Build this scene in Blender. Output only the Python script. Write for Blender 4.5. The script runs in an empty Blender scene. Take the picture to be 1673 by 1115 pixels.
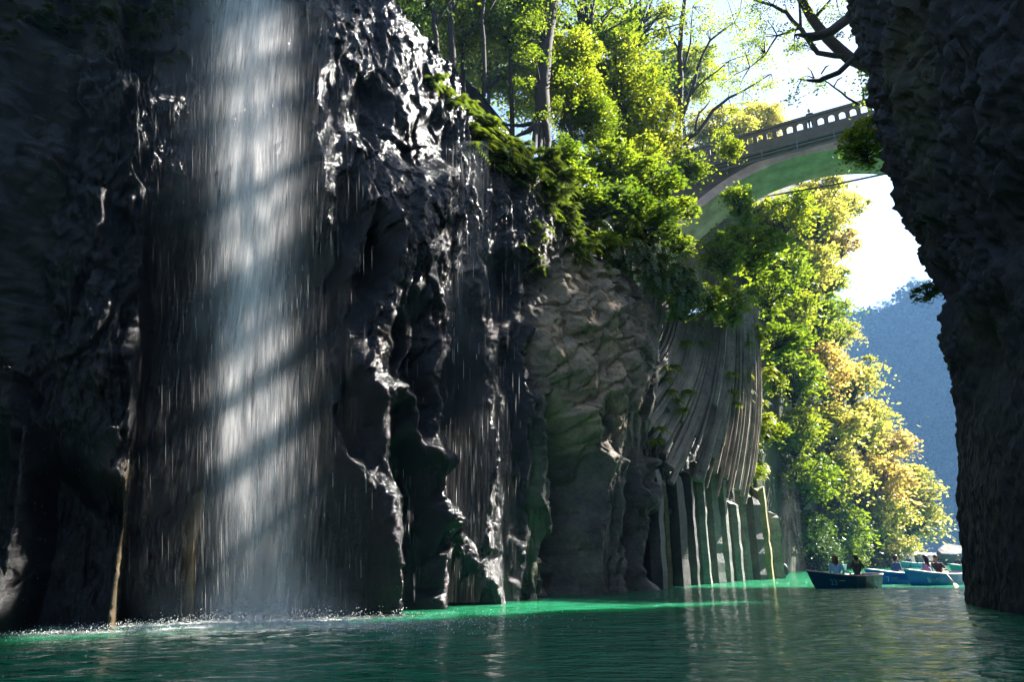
import bpy, bmesh, math, random
import numpy as np
from mathutils import Vector, Matrix
from mathutils.bvhtree import BVHTree

# ------------------------------------------------------------------ camera, sky, sun, exposure
PITCH = math.atan(.315); CP, SP = math.cos(PITCH), math.sin(PITCH)
FPX = 1115.0; CH = 1.15                       # focal length in photo pixels, eye height over the water
sc = bpy.context.scene
cam_d = bpy.data.cameras.new('camera'); cam = bpy.data.objects.new('camera', cam_d)
sc.collection.objects.link(cam); sc.camera = cam
cam_d.sensor_width = 36; cam_d.lens = 36 * FPX / 1673; cam_d.clip_end = 3000; cam_d.clip_start = .05
cam.location = (0, 0, CH); cam.rotation_euler = (math.pi / 2 + PITCH, 0, 0)
SUN_AZ, SUN_EL = math.radians(64), math.radians(42)     # azimuth right of straight ahead
SUN = Vector((math.sin(SUN_AZ) * math.cos(SUN_EL), math.cos(SUN_AZ) * math.cos(SUN_EL), math.sin(SUN_EL)))
world = bpy.data.worlds.new('World'); sc.world = world; world.use_nodes = True
wn = world.node_tree.nodes; wl = world.node_tree.links
sky = wn.new('ShaderNodeTexSky'); sky.sky_type = 'NISHITA'; sky.sun_disc = False
sky.sun_elevation = SUN_EL; sky.sun_rotation = SUN_AZ
sky.air_density = 1.0; sky.dust_density = 1.5; sky.altitude = 300
bg = wn['Background']; bg.inputs[1].default_value = .05
wl.new(sky.outputs[0], bg.inputs[0])
sun_d = bpy.data.lights.new('sun', 'SUN'); sun_d.energy = 5.0; sun_d.angle = math.radians(.5); sun_d.color = (1, .95, .88)
sun = bpy.data.objects.new('sun', sun_d); sc.collection.objects.link(sun)
sun.rotation_euler = SUN.to_track_quat('Z', 'Y').to_euler()
sc.view_settings.view_transform = 'Standard'; sc.view_settings.look = 'None'
sc.view_settings.exposure = 2.8; sc.view_settings.gamma = 1
sc.render.engine = 'CYCLES'
cy = sc.cycles
cy.use_denoising = True; cy.max_bounces = 7; cy.diffuse_bounces = 3; cy.glossy_bounces = 3
cy.transmission_bounces = 3; cy.transparent_max_bounces = 24; cy.volume_bounces = 0
cy.sample_clamp_indirect = 6; cy.caustics_reflective = False; cy.caustics_refractive = False

# ------------------------------------------------------------------ helpers
rng = np.random.default_rng(7); random.seed(7)
COL = sc.collection

def ray(px, py):
    u = (px - 836.5) / FPX; v = (557.5 - py) / FPX
    return Vector((u, CP - v * SP, SP + v * CP))
def at(px, py, Y):
    d = ray(px, py); return d * (Y / d.y) + Vector((0, 0, CH))
def atz(px, py, z=0.):
    d = ray(px, py); return d * ((z - CH) / d.z) + Vector((0, 0, CH))
def proj(x, y, z):
    z = z - CH
    f = np.maximum(y * CP + z * SP, .5)
    return 836.5 + FPX * x / f, 557.5 - FPX * (-y * SP + z * CP) / f
def sm(a, b, x):
    t = np.clip((x - a) / (b - a), 0, 1); return t * t * (3 - 2 * t)

def _hash(i, j, k, seed):
    h = (i.astype(np.uint32) * np.uint32(374761393) + j.astype(np.uint32) * np.uint32(668265263)
         + k.astype(np.uint32) * np.uint32(2147483647) + np.uint32(seed * 974711 + 13))
    h = (h ^ (h >> np.uint32(13))) * np.uint32(1274126177)
    h = h ^ (h >> np.uint32(16))
    return (h & np.uint32(0xffff)).astype(np.float32) / 65535.
def vnoise(x, y, z, seed=0):
    fx, fy, fz = np.floor(x), np.floor(y), np.floor(z)
    i, j, k = fx.astype(np.int64), fy.astype(np.int64), fz.astype(np.int64)
    tx, ty, tz = (x - fx), (y - fy), (z - fz)
    tx = tx * tx * (3 - 2 * tx); ty = ty * ty * (3 - 2 * ty); tz = tz * tz * (3 - 2 * tz)
    r = 0
    for a in (0, 1):
        for b in (0, 1):
            for c in (0, 1):
                w = (tx if a else 1 - tx) * (ty if b else 1 - ty) * (tz if c else 1 - tz)
                r = r + w * _hash(i + a, j + b, k + c, seed)
    return r * 2 - 1
def fbm(x, y, z, o=4, seed=0, gain=.5):
    a = 1.; r = 0; n = 0
    for q in range(o):
        r = r + a * vnoise(x, y, z, seed + q); n += a
        x, y, z = x * 2.03, y * 2.03, z * 2.03; a *= gain
    return r / n
def ridged(x, y, z, o=3, seed=0):
    a = 1.; r = 0; n = 0
    for q in range(o):
        r = r + a * (1 - 2 * np.abs(vnoise(x, y, z, seed + q))); n += a
        x, y, z = x * 2.1, y * 2.1, z * 2.1; a *= .5
    return r / n
def cells(x, y, seed=0):
    """2-D Voronoi: distance to nearest and second nearest point, and the cell's random value"""
    fx, fy = np.floor(x).astype(np.int64), np.floor(y).astype(np.int64)
    d1 = np.full(x.shape, 9.); d2 = np.full(x.shape, 9.); idv = np.zeros(x.shape)
    z0 = np.zeros_like(fx)
    for a in (-1, 0, 1):
        for b in (-1, 0, 1):
            i, j = fx + a, fy + b
            qx = i + _hash(i, j, z0, seed) ; qy = j + _hash(i, j, z0 + 1, seed)
            d = np.hypot(x - qx, y - qy); v = _hash(i, j, z0 + 2, seed)
            near = d < d1
            d2 = np.where(near, d1, np.minimum(d2, d)); idv = np.where(near, v, idv); d1 = np.where(near, d, d1)
    return d1, d2, idv

def facets(x, y, seed=0, tilt=1.):
    """broken rock: every cell is its own tilted plane"""
    fx, fy = np.floor(x).astype(np.int64), np.floor(y).astype(np.int64); z0 = np.zeros_like(fx)
    d1 = np.full(x.shape, 9.); out = np.zeros(x.shape)
    for a in (-1, 0, 1):
        for b in (-1, 0, 1):
            i, j = fx + a, fy + b
            dx = x - (i + _hash(i, j, z0, seed)); dy = y - (j + _hash(i, j, z0 + 1, seed)); d = dx * dx + dy * dy
            h = _hash(i, j, z0 + 2, seed) - .5 + tilt * ((_hash(i, j, z0 + 3, seed) - .5) * dx + (_hash(i, j, z0 + 4, seed) - .5) * dy)
            near = d < d1; out = np.where(near, h, out); d1 = np.where(near, d, d1)
    return out

def npmesh(name, V, Q, col=None, smooth=True):
    """mesh from numpy vertices and faces (n x 3 or n x 4)"""
    V = np.asarray(V, dtype=np.float32); Q = np.asarray(Q, dtype=np.int32)
    me = bpy.data.meshes.new(name)
    me.vertices.add(len(V)); me.vertices.foreach_set('co', V.ravel())
    k = Q.shape[1]
    me.loops.add(Q.size); me.loops.foreach_set('vertex_index', Q.ravel())
    me.polygons.add(len(Q)); me.polygons.foreach_set('loop_start', np.arange(0, Q.size, k, dtype=np.int32))
    me.polygons.foreach_set('use_smooth', np.full(len(Q), smooth, dtype=bool))
    if col is not None:
        at_ = me.color_attributes.new('Col', 'FLOAT_COLOR', 'POINT')
        at_.data.foreach_set('color', np.asarray(col, dtype=np.float32).ravel())
    me.update(calc_edges=True); me.validate()
    return me
def grid_faces(nr, nc):
    a = np.arange(nr * nc).reshape(nr, nc)
    return np.stack([a[:-1, :-1], a[:-1, 1:], a[1:, 1:], a[1:, :-1]], -1).reshape(-1, 4)
def obj(name, me, mat=None, parent=None, loc=None):
    o = bpy.data.objects.new(name, me); COL.objects.link(o)
    if mat is not None and me is not None:
        if len(me.materials) == 0: me.materials.append(mat)
        elif me.materials[0] != mat:
            o.material_slots[0].link = 'OBJECT'; o.material_slots[0].material = mat
    if parent is not None: o.parent = parent
    if loc is not None: o.location = loc
    return o
def tag(o, label=None, cat=None, group=None, kind=None):
    if label: o['label'] = label
    if cat: o['category'] = cat
    if group: o['group'] = group
    if kind: o['kind'] = kind
    return o
def thing(name, label, cat, loc=(0, 0, 0), rz=0, group=None):
    o = bpy.data.objects.new(name, None); COL.objects.link(o); o.location = loc; o.rotation_euler.z = rz
    o.empty_display_size = .2
    return tag(o, label, cat, group)
class MB:
    """collects shapes for one mesh"""
    def __init__(s): s.v = []; s.f = []
    def add(s, V, F):
        b = len(s.v); s.v += [tuple(p) for p in V]; s.f += [tuple(i + b for i in q) for q in F]
    def box(s, c, d, rot=None):
        c = Vector(c); P = []
        for z in (-1, 1):
            for x, y in ((-1, -1), (1, -1), (1, 1), (-1, 1)):
                q = Vector((x * d[0] / 2, y * d[1] / 2, z * d[2] / 2))
                P.append(c + (rot @ q if rot is not None else q))
        s.add(P, [(3, 2, 1, 0), (4, 5, 6, 7), (0, 1, 5, 4), (1, 2, 6, 5), (2, 3, 7, 6), (3, 0, 4, 7)])
    def tube(s, pts, rad, n=6, cap=True, jit=0):
        pts = [Vector(p) for p in pts]
        if not isinstance(rad, (list, tuple)): rad = [rad] * len(pts)
        V = []; F = []
        t0 = (pts[1] - pts[0]).normalized()
        up = Vector((0, 0, 1)) if abs(t0.z) < .9 else Vector((1, 0, 0))
        a = t0.cross(up).normalized()
        for i, p in enumerate(pts):
            t = (pts[min(i + 1, len(pts) - 1)] - pts[max(i - 1, 0)]).normalized()
            a = (a - t * a.dot(t)).normalized(); b = t.cross(a)
            for k in range(n):
                g = 2 * math.pi * k / n
                r = rad[i] * (1 + (random.uniform(-jit, jit) if jit else 0))
                V.append(p + (a * math.cos(g) + b * math.sin(g)) * r)
        for i in range(len(pts) - 1):
            for k in range(n):
                q = (k + 1) % n
                F.append((i * n + k, i * n + q, (i + 1) * n + q, (i + 1) * n + k))
        if cap:
            F.append(tuple(reversed(range(n)))); F.append(tuple((len(pts) - 1) * n + k for k in range(n)))
        s.add(V, F)
    def mesh(s, name, smooth=False):
        me = bpy.data.meshes.new(name); me.from_pydata(s.v, [], s.f); me.update()
        if smooth: me.polygons.foreach_set('use_smooth', [True] * len(me.polygons))
        return me
    def build(s, name, mat, parent=None, smooth=False): return obj(name, s.mesh(name, smooth), mat, parent)

# ------------------------------------------------------------------ materials
def new_mat(name):
    m = bpy.data.materials.new(name); m.use_nodes = True
    n = m.node_tree.nodes; l = m.node_tree.links
    return m, n, l, n['Principled BSDF'], n['Material Output']
def N(n, t, **kw):
    x = n.new('ShaderNode' + t)
    for k, v in kw.items(): setattr(x, k, v)
    return x
def noise(n, l, scale, detail=5, rough=.55, coord='Object', stretch=None):
    tc = N(n, 'TexCoord'); t = N(n, 'TexNoise'); t.inputs['Scale'].default_value = scale
    t.inputs['Detail'].default_value = detail; t.inputs['Roughness'].default_value = rough
    if stretch:
        mp = N(n, 'Mapping'); mp.inputs['Scale'].default_value = stretch
        l.new(tc.outputs[coord], mp.inputs[0]); l.new(mp.outputs[0], t.inputs['Vector'])
    else: l.new(tc.outputs[coord], t.inputs['Vector'])
    return t.outputs['Fac']
def ramp(n, l, fac, stops):
    r = N(n, 'ValToRGB')
    while len(r.color_ramp.elements) < len(stops): r.color_ramp.elements.new(.5)
    for e, (p, c) in zip(r.color_ramp.elements, stops):
        e.position = p; e.color = (*c, 1) if len(c) == 3 else c
    l.new(fac, r.inputs[0]); return r.outputs[0]
def math_(n, l, op, a, b=None, clamp=False):
    x = N(n, 'Math', operation=op, use_clamp=clamp)
    for i, q in enumerate((a, b)):
        if q is None: continue
        if hasattr(q, 'default_value'): l.new(q, x.inputs[i])
        else: x.inputs[i].default_value = q
    return x.outputs[0]
def bump(n, l, h, strength, dist, prev=None):
    b = N(n, 'Bump'); b.inputs['Strength'].default_value = strength; b.inputs['Distance'].default_value = dist
    l.new(h, b.inputs['Height'])
    if prev is not None: l.new(prev, b.inputs['Normal'])
    return b.outputs[0]
def mulcol(n, l, a, b):
    x = N(n, 'MixRGB', blend_type='MULTIPLY'); x.inputs[0].default_value = 1
    for i, q in ((1, a), (2, b)):
        if hasattr(q, 'default_value'): l.new(q, x.inputs[i])
        else: x.inputs[i].default_value = (*q, 1)
    return x.outputs[0]

def rock_mat(name, vcol=True, base=(.05, .047, .044), rough=.5):
    """basalt: colour and wetness painted per vertex (alpha = roughness), grain and pits from noise"""
    m, n, l, p, out = new_mat(name)
    f1 = noise(n, l, 1.3, 3, .6); f2 = noise(n, l, 9, 5, .75); f3 = noise(n, l, 42, 2, .7)
    var = ramp(n, l, f1, [(.3, (.55, .55, .58)), (.5, (1, 1, 1)), (.72, (1.5, 1.42, 1.3))])
    var2 = ramp(n, l, f2, [(.3, (.6, .6, .6)), (.7, (1.35, 1.35, 1.35))])
    if vcol:
        a = N(n, 'VertexColor'); a.layer_name = 'Col'; c0, al = a.outputs[0], a.outputs[1]
    else: c0, al = base, None
    l.new(mulcol(n, l, mulcol(n, l, c0, var), var2), p.inputs['Base Color'])
    if al is not None:
        l.new(math_(n, l, 'ADD', al, math_(n, l, 'MULTIPLY', math_(n, l, 'SUBTRACT', f2, .5), .35), True), p.inputs['Roughness'])
    else: p.inputs['Roughness'].default_value = rough
    p.inputs['Specular IOR Level'].default_value = .5
    v = N(n, 'TexVoronoi'); v.inputs['Scale'].default_value = 11; tc = N(n, 'TexCoord')
    wp = N(n, 'VectorMath', operation='ADD'); nz = N(n, 'TexNoise'); nz.inputs['Scale'].default_value = 5; nz.inputs['Detail'].default_value = 1
    l.new(tc.outputs['Object'], nz.inputs['Vector'])
    l.new(tc.outputs['Object'], wp.inputs[0]); l.new(nz.outputs['Color'], wp.inputs[1]); l.new(wp.outputs[0], v.inputs['Vector'])
    b = bump(n, l, f2, .6, .08); b = bump(n, l, v.outputs['Distance'], .4, .04, b); b = bump(n, l, f3, .8, .03, b)
    l.new(b, p.inputs['Normal'])
    return m
def plain(name, col, rough=.7, var=.25, scale=6, bs=.2, bd=.02, metal=0):
    m, n, l, p, out = new_mat(name)
    f = noise(n, l, scale, 5, .6)
    r = ramp(n, l, f, [(.25, (1 - var,) * 3), (.75, (1 + var,) * 3)])
    l.new(mulcol(n, l, col, r), p.inputs['Base Color'])
    p.inputs['Roughness'].default_value = rough; p.inputs['Metallic'].default_value = metal
    if bs: l.new(bump(n, l, f, bs, bd), p.inputs['Normal'])
    return m
def leaf_mat(name, c_dark, c_light, trans=.55, gloss=.05):
    """leaves: diffuse plus light coming through, colour varied by the tone stored per leaf"""
    m, n, l, p, out = new_mat(name); n.remove(p)
    a = N(n, 'VertexColor'); a.layer_name = 'Col'
    sep = N(n, 'SeparateColor'); l.new(a.outputs[0], sep.inputs[0])
    oi = N(n, 'ObjectInfo')
    k = math_(n, l, 'ADD', math_(n, l, 'MULTIPLY', sep.outputs[0], .8), math_(n, l, 'MULTIPLY', oi.outputs['Random'], .2))
    c = ramp(n, l, k, [(0, c_dark), (1, c_light)])
    d = N(n, 'BsdfDiffuse'); t = N(n, 'BsdfTranslucent'); g = N(n, 'BsdfGlossy'); g.inputs['Roughness'].default_value = .35
    l.new(c, d.inputs[0])
    tcol = mulcol(n, l, c, (1.4, 1.3, .6)); l.new(tcol, t.inputs[0])
    m1 = N(n, 'MixShader'); m1.inputs[0].default_value = trans; l.new(d.outputs[0], m1.inputs[1]); l.new(t.outputs[0], m1.inputs[2])
    m2 = N(n, 'MixShader'); m2.inputs[0].default_value = gloss; l.new(m1.outputs[0], m2.inputs[1]); l.new(g.outputs[0], m2.inputs[2])
    g.inputs[0].default_value = (.6, .65, .6, 1)
    l.new(m2.outputs[0], out.inputs[0])
    return m

M = {}
M['rock'] = rock_mat('wet_basalt')
M['rock_dry'] = rock_mat('shaded_basalt')
M['boulder'] = plain('pale_boulder', (.10, .095, .09), .8, .4, 1.5, .5, .1)
M['soil'] = plain('forest_soil', (.045, .035, .022), .95, .4, 2, .6, .2)
M['soil_green'] = plain('mossy_slope', (.03, .04, .014), .95, .5, .8, .6, .3)
M['bark'] = plain('bark', (.040, .030, .022), .9, .4, 9, .6, .04)
M['bark_grey'] = plain('grey_bark', (.13, .115, .095), .9, .4, 9, .6, .04)
M['leaf_green'] = leaf_mat('leaf_green', (.04, .095, .010), (.20, .27, .025), .62)
M['leaf_dark'] = leaf_mat('leaf_evergreen', (.02, .05, .010), (.08, .14, .022), .5, .08)
M['leaf_lime'] = leaf_mat('leaf_lime', (.09, .16, .012), (.30, .33, .04), .65)
M['leaf_gold'] = leaf_mat('leaf_gold', (.18, .22, .04), (.48, .44, .17), .62)
M['leaf_amber'] = leaf_mat('leaf_amber', (.28, .25, .08), (.56, .42, .20), .62)
M['leaf_far'] = leaf_mat('leaf_far_wood', (.006, .014, .010), (.06, .085, .045), .05, .0)
M['fern'] = leaf_mat('fern_green', (.04, .085, .012), (.16, .21, .03), .55, .1)
M['creeper'] = leaf_mat('creeper_lime', (.10, .15, .015), (.30, .30, .04), .6)
M['moss'] = leaf_mat('moss_green', (.035, .05, .012), (.11, .12, .03), .35, .1)
M['concrete'] = plain('lit_concrete', (.62, .45, .39), .85, .4, 1.1, .4, .04)  # arch concrete made pale and pinkish: water-bounced light put into its colour
M['concrete_shaded'] = plain('shaded_concrete', (.15, .125, .10), .9, .35, 1.2, .4, .03)  # darker copy of the concrete for deck, parapet, spandrels: shade in the colour
M['steel'] = plain('galvanised_steel', (.20, .20, .20), .5, .1, 4, 0, 0, .6)
M['blue'] = plain('blue_boat_paint', (.008, .13, .62), .35, .15, 3, .1, .01)
M['teal'] = plain('teal_boat_paint', (.006, .055, .10), .35, .15, 3, .1, .01)
M['navy'] = plain('cyan_boat_paint', (.02, .30, .42), .4, .15, 3, .1, .01)
M['white'] = plain('white_boat_paint', (.74, .72, .70), .5, .1, 3, .1, .01)
M['pink'] = plain('gunwale_paint', (.62, .42, .38), .5, .12, 3, .1, .01)
M['numeral'] = plain('pale_numeral', (.45, .62, .72), .6, .1, 3, 0, 0)
M['numeral_dim'] = plain('worn_numeral', (.06, .24, .30), .7, .2, 8, 0, 0)
M['wood'] = plain('oar_wood', (.36, .25, .13), .55, .25, 8, .2, .01)
for k_, c_ in dict(skin=(.48, .28, .19), hair_brown=(.10, .035, .018), hair_black=(.014, .010, .012), shirt_blue=(.28, .47, .62),
                   jacket_olive=(.045, .06, .045), jacket_navy=(.055, .10, .15), top_grey=(.30, .36, .36), jacket_brown=(.07, .045, .055),
                   trousers=(.03, .035, .05), shirt_white=(.62, .60, .58), shoe=(.03, .025, .02), red=(.55, .02, .03), black=(.012, .012, .014)).items():
    M[k_] = plain(k_, c_, .8 if 'hair' not in k_ else .45, .15, 14, .15, .01)

def water_mat():
    m, n, l, p, out = new_mat('emerald_water')
    f = noise(n, l, .35, 3, .5)
    c = ramp(n, l, f, [(.3, (.010, .115, .052)), (.7, (.014, .160, .072))])
    l.new(c, p.inputs['Base Color']); p.inputs['Roughness'].default_value = .06; p.inputs['IOR'].default_value = 1.33
    p.inputs['Subsurface Weight'].default_value = 1; p.inputs['Subsurface Radius'].default_value = (.3, 1, .7); p.inputs['Subsurface Scale'].default_value = 4
    w1 = noise(n, l, 1.1, 3, .5, stretch=(1.0, 1.9, 1)); w2 = noise(n, l, 4.5, 4, .55, stretch=(.8, 1.7, 1))
    b = bump(n, l, w1, .9, .26); b = bump(n, l, w2, .9, .11, b)
    l.new(b, p.inputs['Normal'])
    return m
M['water'] = water_mat()
def fall_mat(name, stretch, lo, hi, gain, tint=(.93, .91, .90)):
    """falling water: white streaks of droplets with open gaps; density painted per vertex"""
    m, n, l, p, out = new_mat(name); n.remove(p)
    a = N(n, 'VertexColor'); a.layer_name = 'Col'; sep = N(n, 'SeparateColor'); l.new(a.outputs[0], sep.inputs[0])
    f = noise(n, l, 1, 4, .6, stretch=stretch); g = noise(n, l, 1, 3, .5, stretch=(1.6, 1.6, .5))
    s = math_(n, l, 'MULTIPLY', ramp(n, l, f, [(lo, (.06,) * 3), (hi, (1, 1, 1))]), ramp(n, l, g, [(.3, (.45,) * 3), (.65, (1, 1, 1))]))
    al = math_(n, l, 'MULTIPLY', math_(n, l, 'MULTIPLY', s, sep.outputs[0]), gain, True)
    d = N(n, 'BsdfDiffuse'); t = N(n, 'BsdfTranslucent'); d.inputs[0].default_value = t.inputs[0].default_value = (*tint, 1)
    mx = N(n, 'MixShader'); mx.inputs[0].default_value = .5; l.new(d.outputs[0], mx.inputs[1]); l.new(t.outputs[0], mx.inputs[2])
    tr = N(n, 'BsdfTransparent'); m2 = N(n, 'MixShader'); l.new(al, m2.inputs[0]); l.new(tr.outputs[0], m2.inputs[1]); l.new(mx.outputs[0], m2.inputs[2])
    l.new(m2.outputs[0], out.inputs[0])
    return m
M['fall'] = fall_mat('falling_water', (16, 16, .45), .30, .68, 1.0)
M['veil'] = fall_mat('water_veil', (26, 26, .7), .44, .70, .5)
M['spray'] = fall_mat('spray', (4, 4, 4), .25, .75, .7)
M['foam'] = fall_mat('foam', (6, 9, 7), .40, .62, 1.3)
M['strand'] = fall_mat('water_strand', (3, 3, .8), .25, .5, .75)

# ------------------------------------------------------------------ left cliff
# waterline of the left wall: photo column, x, y
BL = np.array([(-900, -18, -10), (-600, -15.5, 5), (-300, -11.6, 10.6), (0, -7.95, 11.45), (180, -6.5, 12.0), (430, -4.4, 13.2), (590, -3.1, 15.0),
               (690, -2.05, 16.7), (770, -1.0, 18.4), (870, .58, 20.7), (940, 2, 22.6), (1050, 4.5, 25), (1095, 5.7, 27.6), (1150, 7.6, 30.8),
               (1200, 9.8, 34.3), (1262, 13.3, 39.2), (1280, 14.4, 41.2), (1310, 13.6, 44), (1360, 10, 50)], dtype=float)
RIM = np.array([(-900, 20), (0, 19), (400, 18.5), (540, 17), (590, 15.3), (690, 15.2), (770, 14.5), (870, 13.3), (930, 12.3), (960, 11.3),
                (1050, 11.3), (1130, 11.2), (1200, 12), (1278, 12.5), (1360, 12)], dtype=float)
q = np.concatenate([np.linspace(-900, -30, 60, endpoint=False), np.linspace(-30, 1100, 700, endpoint=False),
                    np.linspace(1100, 1290, 200, endpoint=False), np.linspace(1290, 1360, 25)])
qs = np.linspace(-900, 1360, 2261)
def smooth1(a, w):
    k = np.hanning(w + 2)[1:-1]; k /= k.sum()
    return np.convolve(np.pad(a, w // 2, mode='edge'), k, mode='valid')
bxs = smooth1(np.interp(qs, BL[:, 0], BL[:, 1]), 41); bys = smooth1(np.interp(qs, BL[:, 0], BL[:, 2]), 41)
tx_, ty_ = smooth1(np.gradient(bxs), 101), smooth1(np.gradient(bys), 101); ln_ = np.hypot(tx_, ty_)
BX, BY = np.interp(q, qs, bxs), np.interp(q, qs, bys)
NX, NY = np.interp(q, qs, ty_ / ln_), np.interp(q, qs, -tx_ / ln_)
ARC = np.interp(q, qs, np.concatenate([[0], np.cumsum(np.hypot(np.diff(bxs), np.diff(bys)))]))
rimz = np.interp(q, RIM[:, 0], RIM[:, 1]) + .5 * fbm(ARC * .6, ARC * 0, ARC * 0, 3, 3)
NR = 520; hh = np.linspace(0, 1, NR)[:, None]
Z = -.8 + hh * (rimz[None, :] + .8)
QQ = np.broadcast_to(q[None, :], Z.shape); AA = np.broadcast_to(ARC[None, :], Z.shape)
BXX, BYY = np.broadcast_to(BX, Z.shape), np.broadcast_to(BY, Z.shape)
NXX, NYY = np.broadcast_to(NX, Z.shape), np.broadcast_to(NY, Z.shape)
PX, PY = proj(BXX, BYY, Z)
def E(cx, cy, rx, ry, X, Y, soft=.5):
    r = np.sqrt(((X - cx) / rx) ** 2 + ((Y - cy) / ry) ** 2); return 1 - sm(1 - soft, 1 + soft * .4, r)
def polyd(pts, X, Y):
    """distance in photo pixels to a polyline"""
    d = np.full(X.shape, 1e9)
    for (ax, ay), (bx, by) in zip(pts[:-1], pts[1:]):
        vx, vy = bx - ax, by - ay; t = np.clip(((X - ax) * vx + (Y - ay) * vy) / (vx * vx + vy * vy), 0, 1)
        d = np.minimum(d, np.hypot(X - ax - t * vx, Y - ay - t * vy))
    return d
# large forms: left buttress with undercut, recess behind the fall, overhanging bulge
edge = np.interp(PY, [300, 400, 560, 700, 760, 860, 1030], [236, 232, 228, 214, 208, 196, 182])
D = -1.5 * sm(0, 12, PX - edge) * (1 - sm(440, 590, PX)) * sm(300, 460, PY)
PXo, PYo = PX, PY; wb_ = fbm(AA * .9, Z * .9, Z * 0, 3, 43); PX = PX + 14 * wb_; PY = PY + 40 * wb_
und = sm(680, 790, PY - 70 * sm(60, 200, PX)) * sm(62, 84, PX + (PY - 700) * .12) * (1 - sm(-14, -4, PX - edge))
D += -1.0 * und
D += -.8 * sm(690, 790, PY) * (1 - sm(16, 36, PX + (PY - 700) * .12)); PX, PY = PXo, PYo
D += .4 * E(150, 560, 100, 190, PX, PY, .8) + .25 * E(30, 640, 50, 120, PX, PY, .8)
D += 1.0 * E(965, 590, 125, 165, PX, PY, .7)
D += -.9 * sm(1035, 1075, PX)
D += .7 * E(880, 340, 90, 130, PX, PY, .9)
D += .25 * E(650, 330, 120, 180, PX, PY, .9)
P1x, P1y = BXX + NXX * D, BYY + NYY * D
X2, Y2 = proj(P1x, P1y, Z)
wob = 13 * fbm(AA * 1.6, Z * 1.1, Z * 0, 3, 41); wob2 = 13 * fbm(AA * 1.6 + 30, Z * 1.1, Z * 0, 3, 51)
X2 = X2 + wob; Y2 = Y2 + wob2
RIDGES = [
 ([(505, 240), (500, 330), (507, 420), (495, 520), (512, 620), (520, 700), (548, 755), (580, 800), (592, 880), (596, 1005)], 15, .75),
 ([(632, 300), (622, 400), (622, 480), (600, 530), (575, 590), (572, 650)], 18, .6),
 ([(588, 650), (602, 760), (598, 880), (604, 1000)], 13, .5),
 ([(612, 645), (642, 670), (655, 720), (690, 760), (698, 820), (690, 900), (688, 1000)], 12, .75),
 ([(660, 320), (665, 450), (690, 520), (697, 620), (692, 700), (700, 760)], 12, .65),
 ([(700, 845), (730, 880), (765, 940), (772, 990)], 13, .6),
 ([(760, 470), (780, 600), (786, 700), (770, 760), (772, 870), (776, 990)], 10, .5),
 ([(800, 560), (808, 760), (795, 880), (790, 990)], 6, .3),
 ([(850, 540), (838, 640), (832, 760), (828, 980)], 10, .4),
 ([(858, 660), (858, 800), (856, 980)], 15, .45),
 ([(560, 250), (580, 330), (560, 420), (545, 520), (548, 600)], 13, .5),
 ([(720, 300), (690, 360), (680, 420)], 14, .4),
 ([(300, 1015), (308, 900), (322, 800), (335, 640), (345, 540), (358, 450)], 9, .8),
 ([(445, 690), (448, 760)], 9, .4),
 ([(50, 700), (38, 850), (24, 960), (8, 1045)], 11, .35),
 ([(945, 690), (958, 770), (950, 880), (943, 975)], 20, .7),
 ([(985, 760), (990, 860), (980, 970)], 18, .65),
 ([(1040, 760), (1048, 860), (1050, 968)], 7, .9),
]
CAVES = [(556, 690, 22, 62, .6), (648, 870, 34, 150, .9), (735, 690, 32, 170, .9), (738, 975, 26, 60, .8), (550, 930, 36, 130, .5),
         (902, 830, 26, 165, 1.9), (668, 650, 20, 75, .6), (1015, 860, 16, 100, .5), (590, 430, 16, 60, .5), (640, 560, 14, 60, .5),
         (600, 190, 40, 60, .35), (700, 230, 50, 50, .35), (815, 470, 30, 60, .4), (530, 420, 12, 60, .35)]
D2 = np.zeros(Z.shape)
for pts, w, h in RIDGES:
    d = polyd(pts, X2, Y2)
    if 480 < pts[0][0] < 830: w, h = w * 1.5, h * .72
    D2 += h * np.exp(-(d / w) ** 2)
for cx, cy_, rx, ry, h in CAVES: D2 -= h * E(cx, cy_, rx, ry, X2, Y2, .45)
# rock texture: vertical flutes, crags, scalloped column ends, fine lumps
low = sm(560, 800, PY)
wx = AA + .5 * fbm(AA * .8, Z * .8, Z * 0, 3, 5); wz = Z + .5 * fbm(AA * .8 + 9, Z * .8, Z * 0, 3, 6)
flute = ridged(wx * .8, wz * .16, Z * 0, 3, 11)
crag = ridged(wx * .9, wz * .75, Z * 0, 4, 21); lump_ = fbm(wx * 2, wz * 2, Z * 0, 2, 62)
hollow = ridged(wx * 1.1, wz * .45, Z * 0 + 3, 3, 27)
c1, c2, cid = cells(wx * .95 + wz * .35, wz * 1.5 - wx * .7, 4)
bulgeM = E(960, 580, 105, 185, X2, Y2, .5)
fx_, fz_ = AA + .10 * lump_, Z + .5 * AA * .3
fac = .26 * facets(fx_ * .9, fz_ * .4, 301, 1.4) + .10 * facets(fx_ * 2.2, fz_ * 1.1, 302, 1.6) + .05 * facets(fx_ * 5.5, fz_ * 3.2, 303, 1.6) + .02 * facets(fx_ * 14, fz_ * 9, 304, 1.8)
leftM = 1 - sm(230, 330, PX); midM = sm(450, 520, PX) * (1 - sm(850, 900, PX))
fac = fac * (1 + 1.5 * leftM) + leftM * (.16 * ridged(wx * 1.6, wz * 1.1, Z * 0, 3, 23) + .05 * facets(fx_ * 5, fz_ * 4, 305, 1.9))
D2 += .07 * ridged(wx * 3.2, wz * .3, Z * 0 + 2, 2, 29) * midM + fac * (1 - low * np.where(PX > 480, .3, .55)) * (1 - .2 * bulgeM) + .08 * crag * (1 - low * .75) * (1 - .5 * bulgeM) + .16 * flute * (.4 + .6 * low) + .22 * ridged(wx * 1.5, wz * .10, Z * 0 + 5, 2, 15) * low * sm(830, 880, PX) + .12 * hollow * midM
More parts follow.
